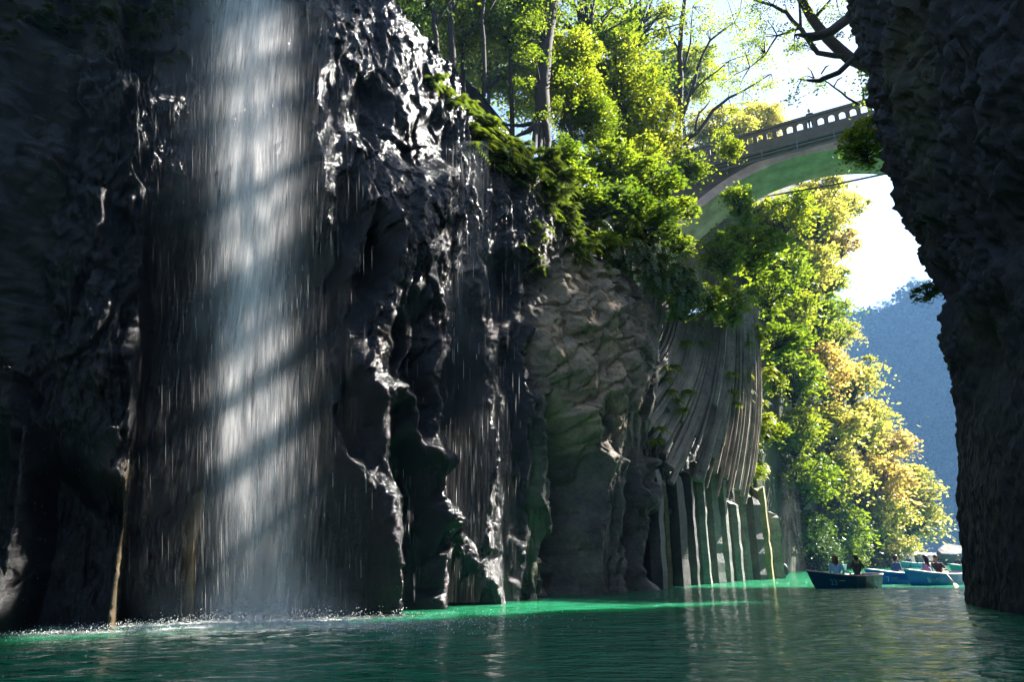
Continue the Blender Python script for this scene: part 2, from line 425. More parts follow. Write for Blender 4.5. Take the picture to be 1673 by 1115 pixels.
D2 += bulgeM * (.22 * np.minimum(c2 - c1, .5) + .16 * cid + .2 * ridged(wx * .5 + wz * .15, wz * 1.5 - wx * .5, Z * 0, 2, 33))
lump = fbm(wx * 3.2, wz * 3.0, Z * 0, 3, 61)
fine = ridged(AA * 6.5, Z * 5.5, Z * 0, 3, 71); crag2 = ridged(wx * 2.6, wz * 2.2, Z * 0, 3, 75)
D2 += .03 * crag2 * (1 - .8 * low) * (1 - .6 * bulgeM) + (.015 * lump + .014 * fine) * (1 - .4 * low * (1 - sm(.0, .5, D2)))
# no texture on clean shadowed faces near the water
Dn = D + D2
Xw, Yw = BXX + NXX * Dn, BYY + NYY * Dn
# colour and wetness (alpha = roughness)
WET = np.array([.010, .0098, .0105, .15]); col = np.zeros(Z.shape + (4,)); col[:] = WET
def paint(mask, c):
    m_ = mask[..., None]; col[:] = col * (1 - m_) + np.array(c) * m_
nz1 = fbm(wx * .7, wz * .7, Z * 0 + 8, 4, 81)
paint(sm(260, 120, X2) * (1 - E(150, 560, 85, 150, X2, Y2, .5)) * sm(1100, 1000, Y2), (.008, .0076, .008, .22))  # left rock painted darker than the rest, shade put into its colour
paint(sm(840, 900, X2) * sm(0, 30, X2 - 830), (.12, .10, .08, .6))
paint(bulgeM, (.42, .30, .19, .7))
paint(sm(1050, 1080, PX), (.06, .055, .05, .6))
paint(sm(-.1, .3, nz1) * bulgeM * sm(620, 700, Y2), (.09, .10, .085, .7))
paint(E(858, 840, 28, 150, X2, Y2, .5), (.075, .085, .045, .5))
paint(np.exp(-(polyd([(301, 1015), (310, 880), (320, 820)], X2, Y2) / 11) ** 2), (.26, .15, .05, .45))
paint(.8 * np.exp(-(polyd([(182, 1030), (196, 860), (208, 760)], PX, PY) / 5) ** 2), (.12, .085, .04, .45))
paint(.9 * np.exp(-(polyd([(1048, 800), (1050, 968)], X2, Y2) / 5) ** 2), (.28, .26, .23, .5))
paint(.5 * np.exp(-(polyd([(772, 800), (776, 990)], X2, Y2) / 5) ** 2), (.14, .13, .12, .4))
paint(sm(130, 30, Y2) * (1 - sm(250, 340, X2)) * sm(-.2, .3, nz1), (.06, .065, .018, .7))
paint(.7 * E(672, 640, 10, 40, X2, Y2, .5), (.10, .095, .03, .6))
paint(.6 * sm(.1, .4, nz1) * sm(780, 840, X2) * sm(430, 250, Y2), (.05, .055, .02, .7))
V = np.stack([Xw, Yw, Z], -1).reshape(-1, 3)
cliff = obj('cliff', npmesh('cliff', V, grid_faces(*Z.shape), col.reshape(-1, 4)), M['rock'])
tag(cliff, 'dark wet basalt gorge wall behind the waterfall', kind='structure')

# vertical columns standing in the water at the far end of the wall
def prism(base, w, top, n=6, lean=(0, 0), rot=0, sub=15, seed=0):
    """irregular basalt column from below the water to height top"""
    r_ = random.Random(seed); mb = MB(); rad = [w * r_.uniform(.85, 1.15) for _ in range(n)]
    V = []; F = []
    for i in range(sub):
        t = i / (sub - 1); z = -.8 + (top + .8) * t; k = 1 + r_.uniform(-.10, .10) - (.10 if i == sub - 1 else 0)
        for j in range(n):
            g = rot + 2 * math.pi * j / n
            V.append((base[0] + lean[0] * t + rad[j] * k * math.cos(g), base[1] + lean[1] * t + rad[j] * k * math.sin(g),
                      z + (r_.uniform(-.16, .16) if i == sub - 1 else 0)))
    for i in range(sub - 1):
        for j in range(n):
            b_ = (j + 1) % n; F.append((i * n + j, i * n + b_, (i + 1) * n + b_, (i + 1) * n + j))
    c = len(V); V.append((base[0] + lean[0], base[1] + lean[1], top + .06))
    for j in range(n): F.append(((sub - 1) * n + j, (sub - 1) * n + (j + 1) % n, c))
    mb.add(V, F); return mb.mesh('column')
def colored(me, c):
    a = me.color_attributes.new('Col', 'FLOAT_COLOR', 'POINT'); a.data.foreach_set('color', list(c) * len(me.vertices)); return me
PILLARS = [ # photo column of the centre, waterline row, half width in px, top row, colour
 (1072, 964, 15, 770, 0), (1094, 961, 6, 790, 2), (1112, 959, 13, 780, 1), (1133, 957, 11, 770, 0), (1152, 955, 11, 760, 3),
 (1172, 953, 11, 770, 3), (1190, 952, 9, 760, 3), (1207, 950, 9, 822, 3), (1222, 949, 7, 800, 3), (1238, 948, 11, 815, 1), (1256, 947, 8, 800, 2), (1268, 946, 12, 838, 4)]
PC = [(.06, .06, .055, .5), (.08, .078, .07, .5), (.30, .27, .13, .6), (.18, .19, .165, .5), (.24, .22, .19, .6)]
for i, (px, py, hw, ty, ci) in enumerate(PILLARS):
    p = atz(px, py); w = hw * p.length / FPX * 1.12
    d = Vector((p.x, p.y, 0)).normalized(); p = p + d * w * .6
    top = at(px, ty, p.y).z
    o = obj('column', colored(prism(p, w, top, 6, rot=.3 * i, seed=i), PC[ci]), M['rock'], cliff)
# the fan of slanting columns above them
def bez(a, b, c, n):
    return [a * (1 - t) ** 2 + b * 2 * t * (1 - t) + c * t * t for t in np.linspace(0, 1, n)]
FAN = [((1012, 560), (1050, 470)), ((1030, 580), (1072, 490)), ((1044, 604), (1098, 530)), ((1050, 650), (1115, 540)), ((1056, 692), (1135, 535)), ((1072, 725), (1150, 535)),
       ((1095, 752), (1166, 530)), ((1125, 768), (1180, 520)), ((1155, 778), (1193, 515)), ((1185, 785), (1207, 510)), ((1208, 795), (1222, 520)), ((1226, 800), (1238, 540))]
def fanY(px, py): return 24.2 + max(px - 1030, 0) * .047 - .25 * math.sin((py - 520) / 280 * math.pi)
nf = 40
for layer in range(2):
    for i in range(nf):
        t = (i + .5 * layer + random.uniform(-.25, .25)) / (nf - 1) * (len(FAN) - 1); t = min(max(t, 0), len(FAN) - 1.001)
        k = int(t); f = t - k
        a = [FAN[k][0][j] * (1 - f) + FAN[k + 1][0][j] * f for j in (0, 1)]
        b = [FAN[k][1][j] * (1 - f) + FAN[k + 1][1][j] * f for j in (0, 1)]
        ext = random.uniform(-.16, .10) if layer == 0 else random.uniform(-.05, .12); cut = random.uniform(.0, .5) if layer == 0 else 0
        pts = []; rad = []; rw = random.choice((.07, .09, .12, .15)) * (1.35 if layer else 1); dep = random.uniform(-.22, .12)
        for s_ in np.linspace(0 + ext + (cut if random.random() < .5 else 0), 1.12, 9):
            px = a[0] + (b[0] - a[0]) * s_ + 10 * math.sin(s_ * math.pi) ; py = a[1] + (b[1] - a[1]) * s_ + 6 * math.sin(s_ * math.pi)
            pts.append(at(px, py, fanY(px, py) + layer * .3 + dep)); rad.append(rw * random.uniform(.92, 1.1))
        mb = MB(); mb.tube(pts, rad, 5, jit=.10)
        g = random.uniform(.75, 1.25)
        obj('slanting_column', colored(mb.mesh('slanting_column'), (.34 * g, .29 * g, .235 * g, .5)), M['rock'], cliff)

# ------------------------------------------------------------------ right cliff
def right_cliff():
    prof = np.array([(0, 6.2, -12), (1, 8.2, 2), (2, 9.6, 11), (3, 10.4, 15.2), (4, 11.55, 18.6), (4.25, 12.3, 19.4), (5, 19.5, 24.5), (6, 29, 29), (7, 38, 34), (8, 52, 37)], dtype=float)
    t = np.concatenate([np.linspace(0, 2, 60, endpoint=False), np.linspace(2, 4.4, 300, endpoint=False), np.linspace(4.4, 8, 90)])
    bx, by = smooth1(np.interp(t, prof[:, 0], prof[:, 1]), 5), smooth1(np.interp(t, prof[:, 0], prof[:, 2]), 5)
    tx, ty = smooth1(np.gradient(bx, t), 31), smooth1(np.gradient(by, t), 31); ln = np.hypot(tx, ty)
    nx, ny = -ty / ln, tx / ln
    z = np.linspace(-.8, 24, 330)[:, None] + 0 * t[None]
    top = np.interp(t, [0, 2, 3, 3.95, 4.4, 5, 6, 8], [24, 22, 20.5, 20, 20, 20, 26, 28])
    z = z * (top[None] + .8) / 24.8
    X, Yb = bx[None] + 0 * z, by[None] + 0 * z
    px, py = proj(X, Yb, z)
    # silhouette in the photo: columns of the edge against height
    zs = np.array([0, 2.5, 4.3, 6.5, 8.2, 10.5, 12.6, 14.5, 17, 20, 26]); off = np.array([0, -.28, -.6, -1.0, -1.25, -.75, -.5, -.42, -.25, 0, .1])
    d = np.interp(z, zs, off)
    arc = np.cumsum(np.concatenate([[0], np.hypot(np.diff(bx), np.diff(by))]))[None] + 0 * z
    crag = ridged(arc * .7, z * .5, z * 0, 4, 121); fl = ridged(arc * .5 + z * .35, z * .12, z * 0, 3, 131)
    up = sm(4, 7.5, z)
    d = d + up * (.35 * crag + .35 * fl) + (1 - up) * .10 * fl + .05 * fbm(arc * 3, z * 3, z * 0, 3, 141)
    d = d + up * (.3 * facets(arc * .8, z * .5, 401, 1.6) + .16 * facets(arc * 2.2, z * 1.5, 402, 1.6)) + (.05 + .05 * up) * facets(arc * 6, z * 4, 403, 1.6)
    d = d - 1.2 * up * sm(.3, .8, fbm(arc * .25, z * .25, z * 0, 2, 151))
    col = np.zeros(z.shape + (4,)); col[:] = (.016, .015, .016, .55)
    m_ = (sm(0, .35, fbm(arc * .5, z * .35, z * 0, 4, 161)) * up)[..., None]; col[:] = col * (1 - m_) + np.array((.055, .05, .028, .8)) * m_
    V = np.stack([X + nx[None] * d, Yb + ny[None] * d, z], -1)
    o = obj('cliff', npmesh('cliff_right', V.reshape(-1, 3), grid_faces(*z.shape)[:, ::-1], col.reshape(-1, 4)), M['rock_dry'])
    tag(o, 'dark shaded basalt cliff along the right side', kind='structure')
    # plateau behind its rim
    r0 = V[-1]; R = []
    for k, o_ in enumerate((0, 1.5, 4, 9, 20, 45)):
        R.append(r0 + np.stack([-nx * o_, -ny * o_, np.full(len(nx), [0, .4, 1.2, 3, 7, 12][k]) + .4 * fbm(arc[0] * .5, arc[0] * 0 + k, arc[0] * 0, 3, 5) * (k > 0)], -1))
    R = np.array(R)
    o2 = obj('plateau', npmesh('plateau', R.reshape(-1, 3), grid_faces(6, len(nx))), M['soil']); tag(o2, kind='structure')
    return o, o2, V
cliff_r, plateau_r, VR = right_cliff()

# ------------------------------------------------------------------ ground, water, hillsides
gb = MB(); gb.add([(-1500, -1500, -2.5), (1500, -1500, -2.5), (1500, 1500, -2.5), (-1500, 1500, -2.5)], [(0, 1, 2, 3)])
tag(gb.build('ground', M['soil_green']), kind='structure')
def water_mesh():
    y = np.concatenate([np.linspace(-40, 2, 12, endpoint=False), np.geomspace(2, 60, 420, endpoint=False), np.linspace(60, 160, 40)])
    xx = np.linspace(-1, 1, 360)
    X = xx[None] * np.maximum(26, y * 1.15)[:, None]; Yg = y[:, None] + 0 * X
    near = (1 - sm(25, 60, Yg)) * sm(0, 3, Yg)
    z = near * (.018 * fbm(X * .9, Yg * 1.6, X * 0, 3, 201) + .008 * fbm(X * 3.2, Yg * 5, X * 0, 2, 211))
    dd = np.hypot(X + 4.3, (Yg - 12.4) * 1.2); z = z + .02 * np.exp(-(dd / 2.6) ** 2) * fbm(X * 5, Yg * 5, X * 0, 3, 221)
    return npmesh('water', np.stack([X, Yg, z], -1).reshape(-1, 3), grid_faces(*X.shape))
water = tag(obj('river_water', water_mesh(), M['water']), kind='structure')

def hillside():
    off = np.array([0, .6, 1.5, 3, 5, 8, 12, 16, 22, 30, 42]); sel = np.arange(0, len(q), 6)
    slope = np.interp(q[sel], [-900, 500, 900, 1050, 1150, 1360], [.6, .5, .55, .9, 1.15, 1.15])
    rim = V.reshape(NR, len(q), 3)[-1][sel]
    P = []
    for o_ in off:
        zz = rimz[sel] + slope * np.minimum(o_, 16) + .45 * max(o_ - 16, 0)
        x = rim[:, 0] - NX[sel] * o_; y = rim[:, 1] - NY[sel] * o_
        zz = zz + (.5 * fbm(x * .4, y * .4, x * 0, 3, 31) * min(o_, 2) / 2 if o_ else 0) - (.02 if o_ == 0 else 0)
        P.append(np.stack([x, y, zz], -1))
    P = np.array(P); return npmesh('hillside', P.reshape(-1, 3), grid_faces(len(off), len(sel)))
hill_o = tag(obj('hillside', hillside(), M['soil']), kind='structure')
SLY = lambda px, i: 46 + (np.maximum(px, 1240) - 1260) * .155 + i * .8
def far_slope():
    """steep bank beyond the wall, rising from the water to above the bridge"""
    rows = [(940, 1215, 1500, 0), (915, 1215, 1492, 0), (880, 1215, 1478, 1), (830, 1215, 1478, 2), (760, 1215, 1462, 3), (680, 1215, 1428, 4), (600, 1200, 1385, 5), (530, 1180, 1352, 6),
            (450, 1090, 1345, 7), (380, 1060, 1360, 8), (310, 1030, 1362, 9), (262, 1030, 1180, 10), (235, 1030, 1090, 11)]
    P = []
    for r_, (py, l_, e_, i) in enumerate(rows):
        px = np.concatenate([np.linspace(l_, e_, 40), [e_ + 6, e_ + 4, e_ - 10]]); back = np.concatenate([np.zeros(40), [4, 12, 40]])
        Y = SLY(px, i) + 3.0 + back + 1.2 * fbm(px * .03, px * 0 + py * .02, px * 0, 3, 91)
        u = (px - 836.5) / FPX; v = (557.5 - py) / FPX; t = Y / (CP - v * SP)
        z = CH + (SP + v * CP) * t if r_ else Y * 0 - .5
        P.append(np.stack([u * t, Y, z], -1))
    P = np.array(P); return npmesh('far_slope', P.reshape(-1, 3), grid_faces(len(rows), 43)[:, ::-1])
slope_o = tag(obj('far_hillside', far_slope(), M['soil_green']), kind='structure')
def mountain():
    x = np.linspace(20, 330, 160); o_ = np.linspace(0, 1, 40)[:, None]
    ridge = np.interp(x, [20, 75, 90, 100, 118, 150, 200, 330], [60, 57, 58, 62, 72, 90, 100, 90])
    o_ = o_ + 0 * x[None]; X = x[None] + 0 * o_; Yg = 135 + 30 * o_ + 4 * fbm(X * .03, o_ * 4, X * 0, 3, 7) - 0 * X
    z = -1 + ridge[None] * o_ ** .9 + 3 * fbm(X * .06, o_ * 6, X * 0, 3, 8) * np.minimum(o_ * 5, 1)
    P = np.stack([X, Yg, z], -1) * 2.3; return npmesh('mountain', P.reshape(-1, 3), grid_faces(*X.shape)), P
mt_me, MT = mountain(); mount = tag(obj('wooded_mountain', mt_me, M['soil_green']), kind='structure')

def bvh(*objs):
    vs, fs = [], []
    for o in objs:
        b = len(vs); vs += [v.co.copy() for v in o.data.vertices]; fs += [tuple(i + b for i in p.vertices) for p in o.data.polygons]
    return BVHTree.FromPolygons(vs, fs)
GROUND = bvh(hill_o, slope_o, plateau_r, mount)
def ground_z(x, y, default=0):
    h = GROUND.ray_cast(Vector((x, y, 300)), Vector((0, 0, -1)))
    return h[0].z if h[0] is not None else default

# ------------------------------------------------------------------ foliage
def leaf_cloud(C, size, nrm=None, rand=None, asp=.55, r=rng):
    """one folded diamond (two triangles) for every centre in C"""
    n = len(C); size = np.broadcast_to(size, n)
    d = r.normal(size=(n, 3)); d[:, 2] *= .45; d[:, 2] -= .25; d /= np.linalg.norm(d, axis=1)[:, None]
    s = r.normal(size=(n, 3)); s[:, 2] *= .4; s -= d * (s * d).sum(1)[:, None]; s /= np.linalg.norm(s, axis=1)[:, None]
    u = np.cross(d, s)
    a = C - d * size[:, None] * .5; b = C + s * (size * asp * .5)[:, None] + u * (size * .07)[:, None]
    c = C + d * size[:, None] * .5; e = C - s * (size * asp * .5)[:, None] + u * (size * .07)[:, None]
    V = np.stack([a, b, c, e], 1).reshape(-1, 3); F = np.arange(4 * n).reshape(-1, 4)
    rd = r.random(n) if rand is None else rand
    colr = np.repeat(np.stack([rd, rd, rd, np.ones(n)], -1), 4, axis=0)
    return V, F, colr
def crown_template(name, nclump, per, leaf, flat, shape, seed):
    """unit crown: clumps of leaves on limbs, with gaps between them"""
    r = np.random.default_rng(seed); Cs = []
    while len(Cs) < nclump:
        p = r.uniform(-1, 1, 3); rr = np.linalg.norm(p)
        if rr > 1 or rr < .3: continue
        p = p * (1 + .28 * float(fbm(*[np.array([c_ * 1.7 + seed * 3.1]) for c_ in p], 2, seed)[0]))
        if shape == 'tall': p = p * np.array([.62, .62, 1.25])
        elif shape == 'layer': p = p * np.array([1.05, 1.05, .62]); p[2] = round(p[2] * 4) / 4 + r.uniform(-.04, .04)
        elif shape == 'cone': p = p * np.array([.55, .55, 1.3]); k = max(.15, .9 - p[2] * .6); p[:2] *= k
        Cs.append(p)
    Cs = np.array(Cs); pts = []; rnd = []
    for c in Cs:
        m_ = int(per * r.uniform(.6, 1.4)); R_ = r.uniform(.12, .36)
        g = r.normal(size=(m_, 3)) * np.array([R_, R_, R_ * flat]) * .62
        g[:, 2] -= .5 * (g[:, 0] ** 2 + g[:, 1] ** 2) / R_
        w_ = r.random(m_) < .12; g[w_] *= 1.9
        pts.append(c + g); rnd.append(np.clip(r.uniform(.15, .85) + r.normal(size=m_) * .18, 0, 1))
    pts = np.concatenate(pts); rnd = np.concatenate(rnd)
    V, F, cc = leaf_cloud(pts, leaf * r.uniform(.7, 1.3, len(pts)), rand=rnd, r=r)
    crown = npmesh(name, V, F, cc, smooth=False)
    mb = MB(); random.seed(seed)
    for c in Cs[:: max(1, len(Cs) // 26)]:
        c = Vector(c); st = Vector((0, 0, -.95 + .5 * random.random() + min(0, c.z) * .3)); mid = st.lerp(c, .5) + Vector((random.uniform(-.08, .08), random.uniform(-.08, .08), .08))
        mb.tube([st, st.lerp(mid, .5), mid, c], [.045, .034, .024, .008], 5)
    return crown, mb.mesh(name + '_limbs', True)
T = {'round': [crown_template('crown_round', 80, 150, .095, .7, 'round', s) for s in (1, 2)],
     'dense': [crown_template('crown_dense', 120, 150, .085, .8, 'round', s) for s in (3, 4)],
     'layer': [crown_template('crown_layer', 105, 120, .085, .28, 'layer', s) for s in (5, 6)],
     'tall': [crown_template('crown_tall', 85, 120, .085, .7, 'tall', s) for s in (7, 8)],
     'bush': [crown_template('crown_bush', 42, 46, .20, .6, 'round', s) for s in (11, 12, 13)],
     'far': [crown_template('crown_far', 64, 75, .125, .32, 'layer', s) for s in (14, 15, 16)],
     'open': [crown_template('crown_open', 40, 80, .09, .45, 'round', s) for s in (9, 10)]}
def tree(kind, mat, px, py, Y, rpx, label, cat='tree', name='tree', group=None, trunk=True, bark='bark', base=None, lean=0, sz=1.0):
    c = at(px, py, Y); R = rpx * (c - cam.location).length / FPX
    gz = ground_z(c.x, c.y, c.z - R * 2) if base is None else base.z
    bx = c.x if base is None else base.x; by = c.y if base is None else base.y
    if base is None and gz > c.z - R * .4: gz = c.z - R * 1.2
    root = thing(name, label, cat, (bx, by, gz - .15), 0, group)
    me, limbs = random.choice(T[kind])
    loc = Vector((c.x - bx, c.y - by, c.z - gz + .15)); rz = random.uniform(0, 6.28)
    o = obj('crown', me, M[mat], root, loc); o.scale = (R, R, R * sz); o.rotation_euler = (random.uniform(-.15, .15), random.uniform(-.15, .15), rz)
    o = obj('limbs', limbs, M[bark], root, loc); o.scale = (R, R, R * sz); o.rotation_euler.z = rz
    if trunk:
        mb = MB(); h = loc.copy(); h.z -= R * .35 * sz; L = max(h.length, .5); rr = .028 * R + .007 * L
        side = Vector((random.uniform(-1, 1), random.uniform(-1, 1), 0)) * L * .03
        mb.tube([Vector((0, 0, -.3)), h * .12, h * .4 + side, h * .75 - side * .5, h], [rr * 1.6, rr * 1.1, rr * .9, rr * .75, rr * .5], 8)
        mb.build('trunk', M[bark], root, True)
    return root
def shrub(kind, mat, px, py, Y, rpx, label, group=None, sz=.8):
    kind = 'bush'; fx, fy = random.uniform(.9, 1.35), random.uniform(.8, 1.2)
    c = at(px, py, Y); R = rpx * (c - cam.location).length / FPX
    root = thing('shrub', label, 'shrub', (c.x, c.y, c.z - R * .9 * sz), random.uniform(0, 6.28), group)
    me, limbs = random.choice(T[kind])
    for nm, m_, mt_ in (('foliage', me, mat), ('stems', limbs, 'bark')):
        o = obj(nm, m_, M[mt_], root, (0, 0, R * .9 * sz)); o.scale = (R * fx, R * fy, R * sz)
    return root
def custom_tree(name, label, base, stems, clumps, mat, leaf=.13, bark='bark', cat='tree', flat=.5):
    """a tree whose limbs follow given lines; clumps of leaves at given places"""
    root = thing(name, label, cat, base); b = Vector(base); mb = MB()
    for pts, r0, r1 in stems:
        pts = [Vector(p) - b for p in pts]; k = len(pts)
        fine_ = []
        for i in range(k - 1):
            for t in (0, .5): fine_.append(pts[i].lerp(pts[i + 1], t) + (Vector((random.uniform(-1, 1), random.uniform(-1, 1), random.uniform(-1, 1))) * .04 * (pts[i + 1] - pts[i]).length if t else Vector()))
        fine_.append(pts[-1]); m_ = len(fine_)
        mb.tube(fine_, [r0 + (r1 - r0) * i / (m_ - 1) for i in range(m_)], 7)
    Cs, rn = [], []
    for c, R_, n_ in clumps:
        n_ = int(n_ * (1.9 if name in ('forked_maple', 'overhanging_tree') else 1))
        c = np.array(Vector(c) - b); sub = max(3, n_ // 45)
        for k in range(sub):
            cc = c + rng.normal(size=3) * np.array([R_, R_, R_ * .55]) * .55; m_ = n_ // sub
            g = rng.normal(size=(m_, 3)) * np.array([1, 1, flat]) * R_ * .26
            g[:, 2] -= .6 * (g[:, 0] ** 2 + g[:, 1] ** 2) / max(R_, .3)
            Cs.append(cc + g); rn.append(np.clip(rng.uniform(.2, .8) + rng.normal(size=m_) * .18, 0, 1))
            if k % 2 == 0:
                j = min((Vector(p) - b for st in stems for p in st[0]), key=lambda p: (p - Vector(cc)).length)
                if (j - Vector(cc)).length < 5: mb.tube([j, j.lerp(Vector(cc), .5) + Vector((0, 0, .1)), Vector(cc)], [r_w * .5 for r_w in (.06, .04, .012)], 4)
    mb.build('trunk', M[bark], root, True)
    Cs = np.concatenate(Cs); V_, F_, c_ = leaf_cloud(Cs, leaf * rng.uniform(.7, 1.3, len(Cs)), rand=np.concatenate(rn))
    obj('crown', npmesh('crown', V_, F_, c_, False), M[mat], root)
    return root

# --- wood on top of the left wall
RIMTREES = [
 ('dense', 'leaf_dark', 612, 5, 22, 62, 'dark evergreen tree at the cliff top beside the waterfall'),
 ('round', 'leaf_lime', 690, -25, 26, 75, 'green tree above the cliff corner, second from the waterfall'),
 ('dense', 'leaf_dark', 668, 62, 24, 42, 'low dark evergreen on the cliff edge right of the waterfall'),
 ('layer', 'leaf_lime', 800, 70, 42, 85, 'sunlit yellow-green tree glowing behind the dark trunks'),
 ('round', 'leaf_lime', 885, 130, 44, 60, 'lime backlit tree just right of the thick rooted trunk'),
 ('dense', 'leaf_dark', 760, 10, 29, 60, 'shaded evergreen whose crown hangs above the glowing yellow tree'),
 ('round', 'leaf_green', 835, 15, 28, 60, 'mid green tree leaning left of the thick rooted trunk'),
 ('round', 'leaf_lime', 930, 105, 27, 52, 'small bushy tree right beside the thick rooted trunk'),
 ('open', 'leaf_green', 960, 25, 30, 75, 'open leafy tree with blue sky showing through its crown'),
 ('round', 'leaf_lime', 1010, 120, 32, 60, 'round green tree between the rooted trunk and the forked maple'),
 ('open', 'leaf_lime', 1035, 20, 36, 70, 'light green open tree left of the forked maple top'),
 ('dense', 'leaf_green', 960, 190, 28, 42, 'bushy green tree low over the dark bank'),
 ('round', 'leaf_lime', 1015, 215, 33, 45, 'bright lime tree low behind the dark bank'),
 ('round', 'leaf_lime', 1065, 205, 34, 48, 'lime tree at the foot of the forked maple'),
 ('layer', 'leaf_gold', 1175, 215, 62, 48, 'golden tree seen beyond the left end of the bridge'),
 ('layer', 'leaf_gold', 1240, 205, 66, 38, 'golden tree top showing above the bridge parapet'),
 ('layer', 'leaf_lime', 1110, 120, 60, 55, 'hazy lime tree far behind the forked maple'),
]
for k, m_, px, py, Y, r_, lb in RIMTREES: tree(k, m_, px, py, Y, r_, lb, group='trees on the left cliff top')
A = at
b0 = A(884, 232, 24)
custom_tree('rooted_tree', 'thick brown trunk with exposed roots gripping the cliff edge', tuple(b0),
    [([A(884, 215, 24), A(885, 150, 24), A(892, 70, 24), A(900, -10, 24), A(905, -60, 24)], .34, .24), ([A(890, 30, 24), A(930, -20, 25), A(960, -60, 25)], .16, .08),
     ([A(885, 190, 24), A(874, 225, 23.4), A(868, 262, 22.8)], .2, .05), ([A(886, 190, 24), A(896, 232, 23.6), A(893, 272, 23)], .2, .05), ([A(884, 195, 24), A(862, 215, 23.5), A(838, 226, 23.2)], .18, .04),
     ([A(886, 200, 24), A(882, 240, 23.3), A(880, 280, 22.7)], .16, .04), ([A(884, 200, 24), A(850, 205, 23.6), A(800, 200, 22.6)], .12, .03)],
    [(A(870, 10, 24), 1.1, 330), (A(930, 20, 24.5), 1.1, 330), (A(905, -60, 25), 1.5, 400), (A(868, 75, 23), .8, 300), (A(905, 110, 23.2), .8, 300), (A(880, 40, 23), .9, 300), (A(915, 165, 23), .6, 200), (A(850, 130, 23), .5, 140)], 'leaf_green', .13)
for i, (px, py0, py1, Y, w) in enumerate([(712, 40, 128, 23, .14), (738, 20, 130, 23.5, .17), (790, 30, 150, 24, .10)]):
    b_ = A(px, py1 + 6, Y)
    custom_tree('slender_tree', ['slim dark trunk nearest the waterfall against the yellow glow', 'thicker straight dark trunk, middle of the three slim ones', 'thin leaning trunk in front of the yellow glow'][i], tuple(b_),
        [([b_, A(px + 1, (py0 + py1) / 2, Y), A(px - 3, py0, Y), A(px + 4, -50, Y)], w, w * .6), ([A(px, py0, Y), A(px + 25, py0 - 40, Y)], w * .4, .02)],
        [(A(px + 5, -30, Y), 1.2, 260), (A(px + 18, py0 - 22, Y), .6, 110)], 'leaf_dark', .13)
# the forked maple in front of the bridge's left end
Ym = 37
custom_tree('forked_maple', 'forked maple with dark stems and lime leaves left of the bridge', tuple(A(1106, 248, Ym)),
    [([A(1106, 248, Ym), A(1108, 205, Ym), A(1112, 130, Ym), A(1112, 60, Ym), A(1120, -10, Ym), A(1124, -60, Ym)], .26, .10),
     ([A(1110, 200, Ym), A(1126, 160, Ym), A(1140, 110, Ym), A(1160, 66, Ym), A(1200, 36, Ym)], .15, .05),
     ([A(1112, 235, Ym), A(1140, 215, Ym), A(1165, 180, Ym), A(1190, 160, Ym), A(1215, 148, Ym), A(1260, 120, Ym - 1)], .16, .04),
     ([A(1135, 218, Ym), A(1142, 185, Ym), A(1160, 165, Ym)], .09, .04), ([A(1112, 90, Ym), A(1096, 60, Ym), A(1085, 25, Ym)], .08, .03),
     ([A(1122, 165, Ym), A(1152, 130, Ym), A(1190, 100, Ym), A(1220, 90, Ym)], .07, .02), ([A(1113, 120, Ym), A(1128, 70, Ym), A(1132, 10, Ym)], .09, .03)],
    [(A(1150, 40, Ym), 1.7, 300), (A(1080, 20, Ym), 1.5, 240), (A(1200, 50, Ym), 1.6, 320), (A(1180, 110, Ym), 1.4, 240), (A(1235, 95, Ym), 1.5, 330), (A(1250, 130, Ym - 1), 1.2, 240),
     (A(1130, -30, Ym), 2.0, 300), (A(1070, 80, Ym), 1.0, 120), (A(1215, 165, Ym), .9, 130), (A(1205, 5, Ym), 1.6, 300), (A(1170, 215, Ym), .8, 100)], 'leaf_lime', .16, flat=.25)
# right-rim trees, mostly unseen, added to stripe the waterfall and shade the wall
oc = Vector((-4.3, 12.4, 0)); SD = 27
def over(z, dx, k=.36): return oc + Vector((0, 0, z)) + SUN * SD + Vector((dx, dx * .12, dx * k))
stem = [Vector((17.8, 21.4, 19.8)), Vector((17.4, 21.2, 23)), Vector((17, 21, 27)), Vector((16.6, 20.8, 33))]
limbs_ = [(stem, .34, .16)]
LZ = [(1.6, .9, .12), (3.3, .8, .22), (4.8, .6, .17), (6.1, .42, .17), (7.3, .34, .14), (8.3, .32, .09), (9.2, .28, .15), (10.8, .25, .13), (12, .2, .12)]
for z, k_, r_ in LZ: limbs_.append(([over(z, 3.3, k_), over(z + random.uniform(-.1, .1), 1, k_), over(z + random.uniform(-.1, .1), -.8, k_), over(z, -1.7, k_), over(z + .3, -2.5, k_)], r_, r_ * .8)); limbs_.append(([over(z + .3, -2.5, k_), over(z + .9, -3.2, k_)], r_ * .8, .02))
custom_tree('stripe_tree', 'tree added on the right rim, long level limbs striping the waterfall with shade, mostly above the picture', tuple(stem[0]), limbs_,
    [(over(z + .9, -3.2, k_), .8, 150) for z, k_, r_ in LZ] + [(over(14, 1), 1.2, 200)], 'leaf_green', .13)
CR = over(16.2, .2)
RIGHTTREES = [('dense', CR.x, CR.y, CR.z, 2.3), ('dense', CR.x + .5, CR.y + .4, CR.z + 3.2, 2.5), ('open', 16.6, 24, 28.2, 1.9), ('open', 19.5, 27.5, 27.5, 2.0), ('round', 22.5, 32.2, 28.5, 2.6)]  # unseen crowns added on the sun's path to shade the left wall
